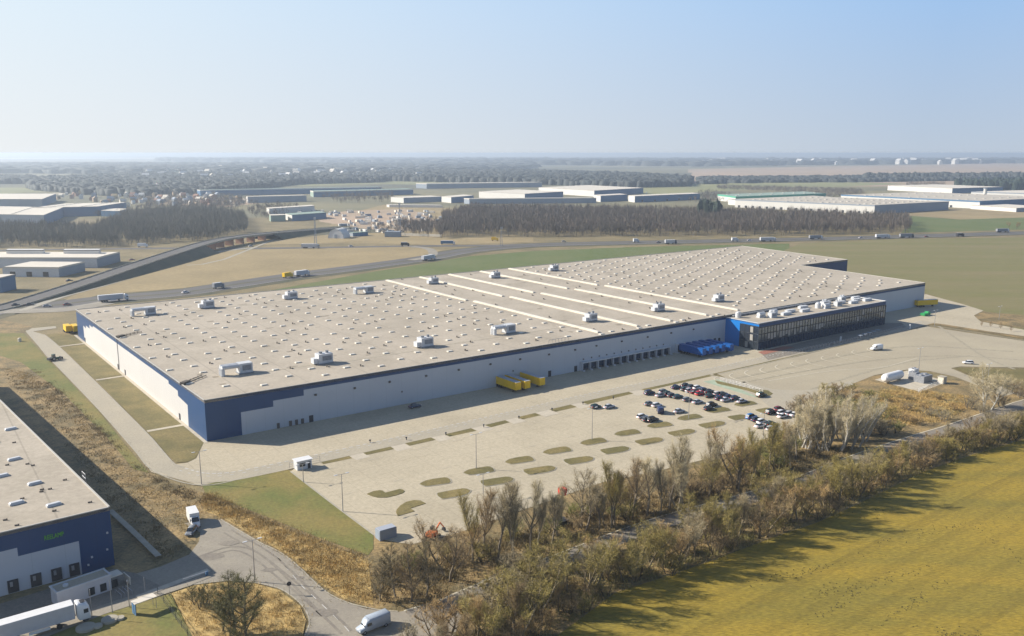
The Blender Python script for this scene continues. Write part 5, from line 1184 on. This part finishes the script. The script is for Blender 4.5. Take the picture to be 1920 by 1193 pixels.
wood('thicket','forest','bare bushes behind the white block on the right',[(1700,352),(1772,354),(1772,346),(1700,345)],200,11,5,16,n_tw=20)
tree('round',G(1905,430),9,'lone bare tree beside the motorway at the right edge','trees by the motorway',TW['brown'])
tree('round',G(1893,428),8,'smaller bare tree left of the lone tree by the motorway','trees by the motorway',TW['brown'])

wood('village_trees','forest_left','scattered leafless trees through the hazy village at the left',[(95,362),(230,368),(300,392),(480,388),(490,372),(400,362),(240,352),(95,350)],1500,9,4.5,21,n_tw=16)
wood('thicket','forest','bare clump beside the works halls beyond the slip road',[(470,408),(500,412),(560,400),(560,388),(500,386),(465,396)],140,11,4,22,26)
wood('thicket','forest','loose bare trees around the storage yard',[(690,440),(760,444),(830,436),(830,420),(700,424)],70,9,3,23,26)
wood('distant_forest','forest_dark','blue woodland patches far beyond the left halls',[(-200,346),(60,345),(60,336),(-200,334)],1800,13,12,24,solid=True,hv=.12)
# ================================================================== BUILDINGS IN THE DISTANCE
def far3(label,Lp,Cp,Rp,h,wl='far_white',wr='far_white',roof='far_roof',fascia=None,doors=0,side='L',sky=0,name='industrial_hall',group='halls in the distance',fh=1.5,docks=None):
    l,c,r=G(*Lp),G(*Cp),G(*Rp); t=thing(name,label,'industrial hall',c,0,group); a=l-c; b=r-c; q=[Vector((0,0,0)),b,a+b,a]
    k=MB(); k.prism([(p.x,p.y) for p in q],h-.6,h); k.build('roof',roof,t)
    ht=h-.02; da=(-a).normalized(); db=b.normalized(); la,lb=a.length,b.length
    k=MB(); k.wallpoly(a,da,[(0,0),(la,0),(la,ht),(0,ht)]); k.build('wall',wl,t)
    k=MB(); k.wallpoly((0,0),db,[(0,0),(lb,0),(lb,ht),(0,ht)]); k.build('wall',wr,t)
    k=MB(); k.wallpoly(b,a.normalized(),[(0,0),(la,0),(la,ht),(0,ht)]); k.wallpoly(a+b,-db,[(0,0),(lb,0),(lb,ht),(0,ht)]); k.build('rear_wall',wr,t)
    if fascia:
        k=MB(); k.wallpoly(a,da,[(0,h-fh),(la,h-fh),(la,h+.3),(0,h+.3)],.12); k.wallpoly((0,0),db,[(0,h-fh),(lb,h-fh),(lb,h+.3),(0,h+.3)],.12); k.build('fascia',fascia,t)
    for i in range(doors):
        s0=(i+.6)/(doors+.4)
        d0,ln,o_=(da,la,a) if side=='L' else (db,lb,Vector((0,0,0)))
        w_=min(4.,ln/(doors+1)*.55); k=MB(); k.wallpoly(o_,d0,[(s0*ln-w_/2,.2),(s0*ln+w_/2,.2),(s0*ln+w_/2,3.6),(s0*ln-w_/2,3.6)],.1); k.build('dock_door','car_glass',t)
    if sky:
        k=MB(); R=random.Random(h)
        for i in range(sky):
            for j in range(max(2,sky//3)):
                p=a*((j+.5)/max(2,sky//3))+b*((i+.5)/sky); k.box((p.x,p.y,h+.3),(5,3,.6),math.atan2(b.y,b.x))
        tag(k.build('skylight','skylight',t),None,None,kind='stuff')
    return t
far3('huge white walled hall with striped roof nearest beyond the wood on the right',(1378,389),(1639,402),(1778,393.5),12.5,'far_white','far_grey','far_roof','far_grey',18,'L',12,fh=1.4)
far3('long white hall with blue grey right side behind the huge striped roof one',(1576,378),(1836,392),(1990,384),12,'far_white','far_blue','far_roof','far_blue',4,'L',10,fh=2)
far3('low white annexe in front of the blue grey hall at the right edge',(1820,392),(1905,398),(1960,395),6,'far_white','far_grey','far_roof_pale')
far3('white block with darker wing behind the halls at the upper right',(1664,357),(1785,363),(1880,360),11,'far_white','far_blue','far_roof_pale')
far3('thin white hall at the right edge behind a green roof',(1820,368),(1990,374),(2100,370),9,'far_white','far_grey','far_roof_pale','far_grey')
far3('green roofed hall with pale left front left of the huge striped one',(1345,376),(1379,381),(1548,374),11,'far_white','far_green','far_greenroof','far_green',0,'L',8,fh=2.5)
far3('lower hall between the green roofed and the huge striped one',(1365,384),(1400,387),(1560,379),9,'far_white','far_white','far_roof')
far3('pale roofed hall with white end left in the middle distance',(733,379),(757,381),(832,378),9,'far_white','far_grey','far_roof_pale')
far3('grey hall with white front next to the left white end hall',(828,379),(846,381),(888,377),10,'far_white','far_blue','far_roof_pale')
far3('low white wall and shed in front of the middle halls',(725,388),(730,389),(830,390),4,'far_white','far_white','far_roof_pale')
far3('pale cream roofed hall in the centre of the far halls',(898,371),(984,376),(1056,371),12,'far_white','far_blue','far_roof_pale')
far3('long grey front hall directly behind the wood',(870,382),(880,383),(1118,381),9,'far_grey','far_grey','far_roof_pale','far_roof_pale',fh=1)
far3('white topped hall behind the centre halls',(1010,362),(1114,369),(1206,363),12,'far_white','far_blue','far_roof_pale')
far3('narrow blue grey hall with white left face right of the centre',(1113,377),(1126,379),(1176,376),11,'far_white','far_blue','far_roof_pale')
far3('long blue grey hall with white left face farthest right of the centre group',(1178,378),(1190,380),(1312,374),11,'far_white','far_blue','far_roof_pale',None,5,'R')
far3('dark thin hall behind the centre group',(780,353),(800,354),(1016,351),12,'far_grey','far_grey','far_roof_pale','far_roof_pale')
far3('long hazy blue hall with white roof edge beyond the village',(370,367),(376,368),(716,361),12,'far_blue','far_blue','far_greenroof','far_white',fh=1.5)
far3('hazy pale roofed hall in front of the long hazy blue one',(582,368),(588,370),(775,365),11,'far_greenroof','far_blue','far_greenroof','far_roof_pale',fh=1.5)
far3('low hazy hall with white left corner near the bare clump',(462,380),(465,381),(575,378),11,'far_white','far_grey','far_roof_pale')
far3('white hall with long grey roof above the round barn group',(500,400),(505,402),(590,396),8,'far_white','far_white','far_roof_pale')
far3('blue white workshop with skylights left of the storage yard',(535,412),(548,415),(612,410),8,'far_white','far_blue','far_greenroof')
far3('pale gabled shed with a white tower beside the workshop',(505,414),(508,416),(536,415),8,'far_greenroof','far_greenroof','far_roof_pale')
far3('big flat roofed hall at the left edge nearest the bare wood',(-150,419),(84,424),(120,407),13,'far_grey','far_blue','far_roof_pale',None,0,'L',8)
far3('hall with bright flat roof extending right at the left edge',(60,408),(184,405),(238,396),13,'far_blue','far_blue','far_roof_pale',None,0,'L',8)
far3('hall with bright roof farther back at the left edge',(-120,389),(80,389),(106,377),13,'far_grey','far_blue','far_roof_pale')
far3('low annexe with pale stripe right of the bright roofed halls',(190,406),(225,407),(240,402),8,'far_blue','far_blue','far_roof_pale')
far3('white and pale blue works hall, rear one by the overpass ramp',(-80,502),(183,502.5),(226,490.5),7.6,'unit_white','far_grey','far_roof_pale','far_roof_pale',0,'L',0,group='halls by the overpass',fh=.8)
for x0,x1 in ((14,83),(121,188)): far3('bright rooflight ridge on the rear works hall, '+('left one' if x0<50 else 'right one'),(x0,494),(x1,494),(x1+3,491.5),10.5,'far_white','far_white','far_white',group='rooflight ridges of the works hall',name='rooflight')
far3('white front works hall with dark gates beside the overpass ramp',(6,519),(111.5,520),(160,508.5),6.8,'unit_white','far_grey','far_roof_pale','far_roof_pale',3,'L',0,group='halls by the overpass',fh=.8)
far3('small dark blue block at the left edge below the works halls',(-60,549),(4,549),(31,542),9.5,'far_blue','far_blue','far_roof_pale',group='halls by the overpass')
# round barn
t=thing('round_barn','white half-round arched barn beyond the slip road','barn',G(636,446),-.25)
k=MB(); n=16; r=8.5; ln=16
ring=lambda y: [(r*math.cos(math.pi*i/n),y,r*1.12*math.sin(math.pi*i/n)) for i in range(n+1)]
k.add(ring(-ln/2)+ring(ln/2),[(i,i+1,n+2+i,n+1+i) for i in range(n)]); P3(k,'shell','far_white',t,smooth=True)
k=MB(); k.add(ring(-ln/2+.3),[tuple(range(n+1))]); P3(k,'front_wall','unit_white',t)
k=MB(); k.box((0,-ln/2+.15,2),(3.,.1,4)); P3(k,'gate','far_grey',t)
# masts
def mast(x,y,h,label):
    t=thing('lattice_mast',label,'mast',G(x,y)); k=MB()
    for sx in (-1,1):
        for sy in (-1,1): k.tube((sx*1.1,sy*1.1,0),(sx*.35,sy*.35,h),.14,.1,4)
    for i in range(int(h/2.5)):
        z=i*2.5; w0=1.1-.75*z/h; w1=1.1-.75*(z+2.5)/h
        k.tube((-w0,-w0,z),(w1,-w1,z+2.5),.08,.08,3); k.tube((w0,w0,z),(-w1,w1,z+2.5),.08,.08,3); k.tube((w0,-w0,z),(w1,w1,z+2.5),.08,.08,3)
    P3(k,'lattice','far_grey',t)
    k=MB()
    for i in range(3): k.box((math.cos(i*2.1)*.8,math.sin(i*2.1)*.8,h-1.2),(.5,.5,2.2))
    P3(k,'antenna','unit_white',t)
mast(750,441,34,'tall grey lattice mast standing by the edge of the wood'); mast(592,462,27,'dark slim lattice mast beside the round barn'); mast(1212,376,16,'thin mast before the blue grey halls'); mast(940,462,18,'dark slim mast by the motorway near the yellow lorry')
t=thing('cooling_tower','white round tower above the far halls at the right','tower',G(1846,372)); k=MB(); k.tube((0,0,0),(0,0,18),3.2,3.0,12); P3(k,'shaft','far_white',t); k=MB(); k.tube((0,0,18),(0,0,19.5),3.8,3.8,12); P3(k,'rim','far_grey',t)
# storage yard clutter: individually standing containers and trailers
Rr=random.Random(4)
yl=['white container lying in the storage yard beyond the motorway','grey container lying in the storage yard beyond the motorway','cream trailer parked in the storage yard beyond the motorway']
for i in range(170):
    if i<120: x=Rr.uniform(640,810); y=Rr.uniform(398,438)-abs(x-700)*.03
    else: x=Rr.uniform(820,880); y=Rr.uniform(404,420)
    if i>150: x=Rr.uniform(560,640); y=Rr.uniform(396,410)
    j=Rr.randrange(3); k=MB(); a_,b_=Rr.choice([(4,2.5),(6,2.5),(9,2.5),(3,2.5)]); k.box((0,0,1.5),(a_,b_,2.6)); k.box((0,0,2.9),(a_-.4,b_-.4,.2)); o=k.build('container',['far_white','far_grey','far_roof_pale'][j]); o.location=G(x,y); o.rotation_euler=(0,0,Rr.choice([.1,.6,2.1,-.3])); tag(o,yl[j],'container',['white','grey','cream'][j]+' boxes in the storage yard')
# village and far houses
def house(x,y,s,label,group,wallm):
    k=MB(); k.box((0,0,s*.3),(s,s*.7,s*.6)); k.add([(-s/2,-s*.4,s*.6),(s/2,-s*.4,s*.6),(s/2,s*.4,s*.6),(-s/2,s*.4,s*.6),(-s/2,0,s*.95),(s/2,0,s*.95)],[(0,1,5,4),(2,3,4,5),(0,4,3),(1,2,5)])
    o=k.build('house',wallm); o.location=G(x,y); o.rotation_euler=(0,0,Rr.random()*3); tag(o,label,'house',group)
for i in range(150): house(Rr.triangular(100,480,330),Rr.uniform(358,388)+.0,Rr.choice([6,8,10]),'small house of the hazy village at the left','houses of the left village',Rr.choice(['far_white','far_roof_pale','pier','far_grey','tan_field','pink_field']))
for i in range(70): x=Rr.uniform(1240,1840); house(x,Rr.uniform(304,311)-(x-1240)*.004,Rr.choice([25,35,45]),'tiny white house of the town on the right horizon','houses of the horizon town','far_white')
for i in range(100): house(Rr.uniform(260,790),Rr.uniform(316,338),Rr.choice([14,18,22]),'tiny pale house in the hazy settlement left of the middle','houses of the hazy settlement',Rr.choice(['far_white','far_roof_pale']))
# ---------------------------------------------------------------- overpass
OP=[(-60,590,0),(10,576,.2),(90,552,1.2),(170,526,2.6),(240,502,4.2),(310,479,5.8),(370,460,6.8),(420,448,7.),(480,440,6.6),(545,434,4.6),(600,430,2.4),(650,427,.8)]
P=smooth_line([G(*p) for p in OP],6)
t=thing('overpass','long rising concrete road overpass with brown piers above the slip road','overpass',(0,0,0))
iB0,iB1=6*6,8*6+2
def edges(P,w_):
    L_=[];R_=[]
    for i,p in enumerate(P):
        a=P[max(0,i-1)];b=P[min(len(P)-1,i+1)]; d=b-a; d.z=0; d.normalize(); n_=Vector((-d.y,d.x,0)); L_.append(p+n_*w_/2); R_.append(p-n_*w_/2)
    return L_,R_
Lr,Rr_=edges(P,13.5); k=MB(); n=len(P); Z=Vector((0,0,.05))
k.add([p+Z for p in Rr_]+[p+Z for p in Lr],[(i,i+1,n+i+1,n+i) for i in range(n-1)]); k.build('carriageway','motorway',t)
k=MB()
for S_,w_ in ((Lr,1),(Rr_,-1)):
    for i in range(n-1):
        a,b=S_[i],S_[i+1]; m_=(a+b)/2; d=b-a; k.box((m_.x,m_.y,m_.z+.25),(d.length,.35,.9),math.atan2(d.y,d.x))
k.build('parapet','kerb',t)
k=MB()
for i in range(iB0,iB1):
    a,b=P[i],P[i+1]; m_=(a+b)/2; d=b-a; k.box((m_.x,m_.y,m_.z-.6),(d.length,12,1.),math.atan2(d.y,d.x))
k.build('deck','kerb',t)
for i in range(iB0+1,iB1,2):
    p=P[i]; d=(P[i+1]-P[i-1]).normalized(); k=MB(); k.box((p.x,p.y,(p.z-1.1)/2),(1.0,9,p.z-1.1),math.atan2(d.y,d.x)); k.build('pier','pier',t)
k=MB()
def bank(rng_):
    Lo,Ro=edges(P,13.0); 
    for i in rng_:
        a,b,c,d=Ro[i],Ro[i+1],Lo[i],Lo[i+1]
        def foot(p,q): v=(p-q); v.z=0; v.normalize(); f=p+v*(p.z*1.8+1.5); f.z=.0; return f
        k.add([a,b,foot(b,d),foot(a,c)],[(0,1,2,3)][::1]); k.add([c,d,foot(d,b),foot(c,a)],[(3,2,1,0)])
bank(list(range(0,iB0))+list(range(iB1,n-1))); struct('embankment',k,'embank')
ribbon('slip_road','kerb',[(40,583),(120,556),(200,534),(290,507),(330,487),(400,474),(480,464)],5,5)
ribbon('far_lane','kerb',[(350,498),(420,487),(545,436)],3,5,n=2)
k=MB(); m_=G(790,443); k.box((0,0,1.2),(46,1.,2.4)); o=k.build('noise_wall','cream_wall'); o.location=m_; o.rotation_euler=(0,0,-.35); tag(o,'long cream coloured low wall at the left end of the wood','wall')
k=MB(); k.box((0,0,2.5),(16,9,5)); k.box((0,0,5.2),(15.4,8.4,.4)); o=k.build('shed','far_grey'); o.location=G(737,444); tag(o,'small blue grey shed left of the cream wall','shed')
far3('small dark shed behind the round barn',(655,443),(662,444),(690,442),4,'far_grey','far_blue','far_greenroof')
# hill-like dark mound behind the barn
k=MB(); c=G(640,436); 
for i in range(24): pass
sheet('dark_slope','embank',[(545,440),(600,426),(650,423),(715,432),(712,437),(640,438),(560,446)],3)
# round road sign by the bend
t=thing('road_sign','small dark road sign on a thin pole at the bend of the road','sign',G(543,1116),.4); k=MB(); k.tube((0,0,0),(0,0,2.6),.05,.05,5); P3(k,'pole','metal',t); k=MB(); k.tube((0,-.04,2.4),(0,.04,2.4),.45,.45,14); P3(k,'sign_plate','frame_dark',t)
# ================================================================== HAZE
hz=MB(); hz.box((0,0,43.),(184000,184000,88.)) ; hm=bpy.data.materials.new('haze'); hm.use_nodes=True; t_=hm.node_tree
for n_ in list(t_.nodes): t_.nodes.remove(n_)
pv=t_.nodes.new('ShaderNodeVolumePrincipled'); mo=t_.nodes.new('ShaderNodeOutputMaterial'); t_.links.new(pv.outputs[0],mo.inputs['Volume'])
pv.inputs['Color'].default_value=(.76,.87,1.,1); pv.inputs['Density'].default_value=.00015; pv.inputs['Anisotropy'].default_value=.35
MATS['haze']=hm; ho=hz.build('haze','haze'); ho['kind']='stuff'
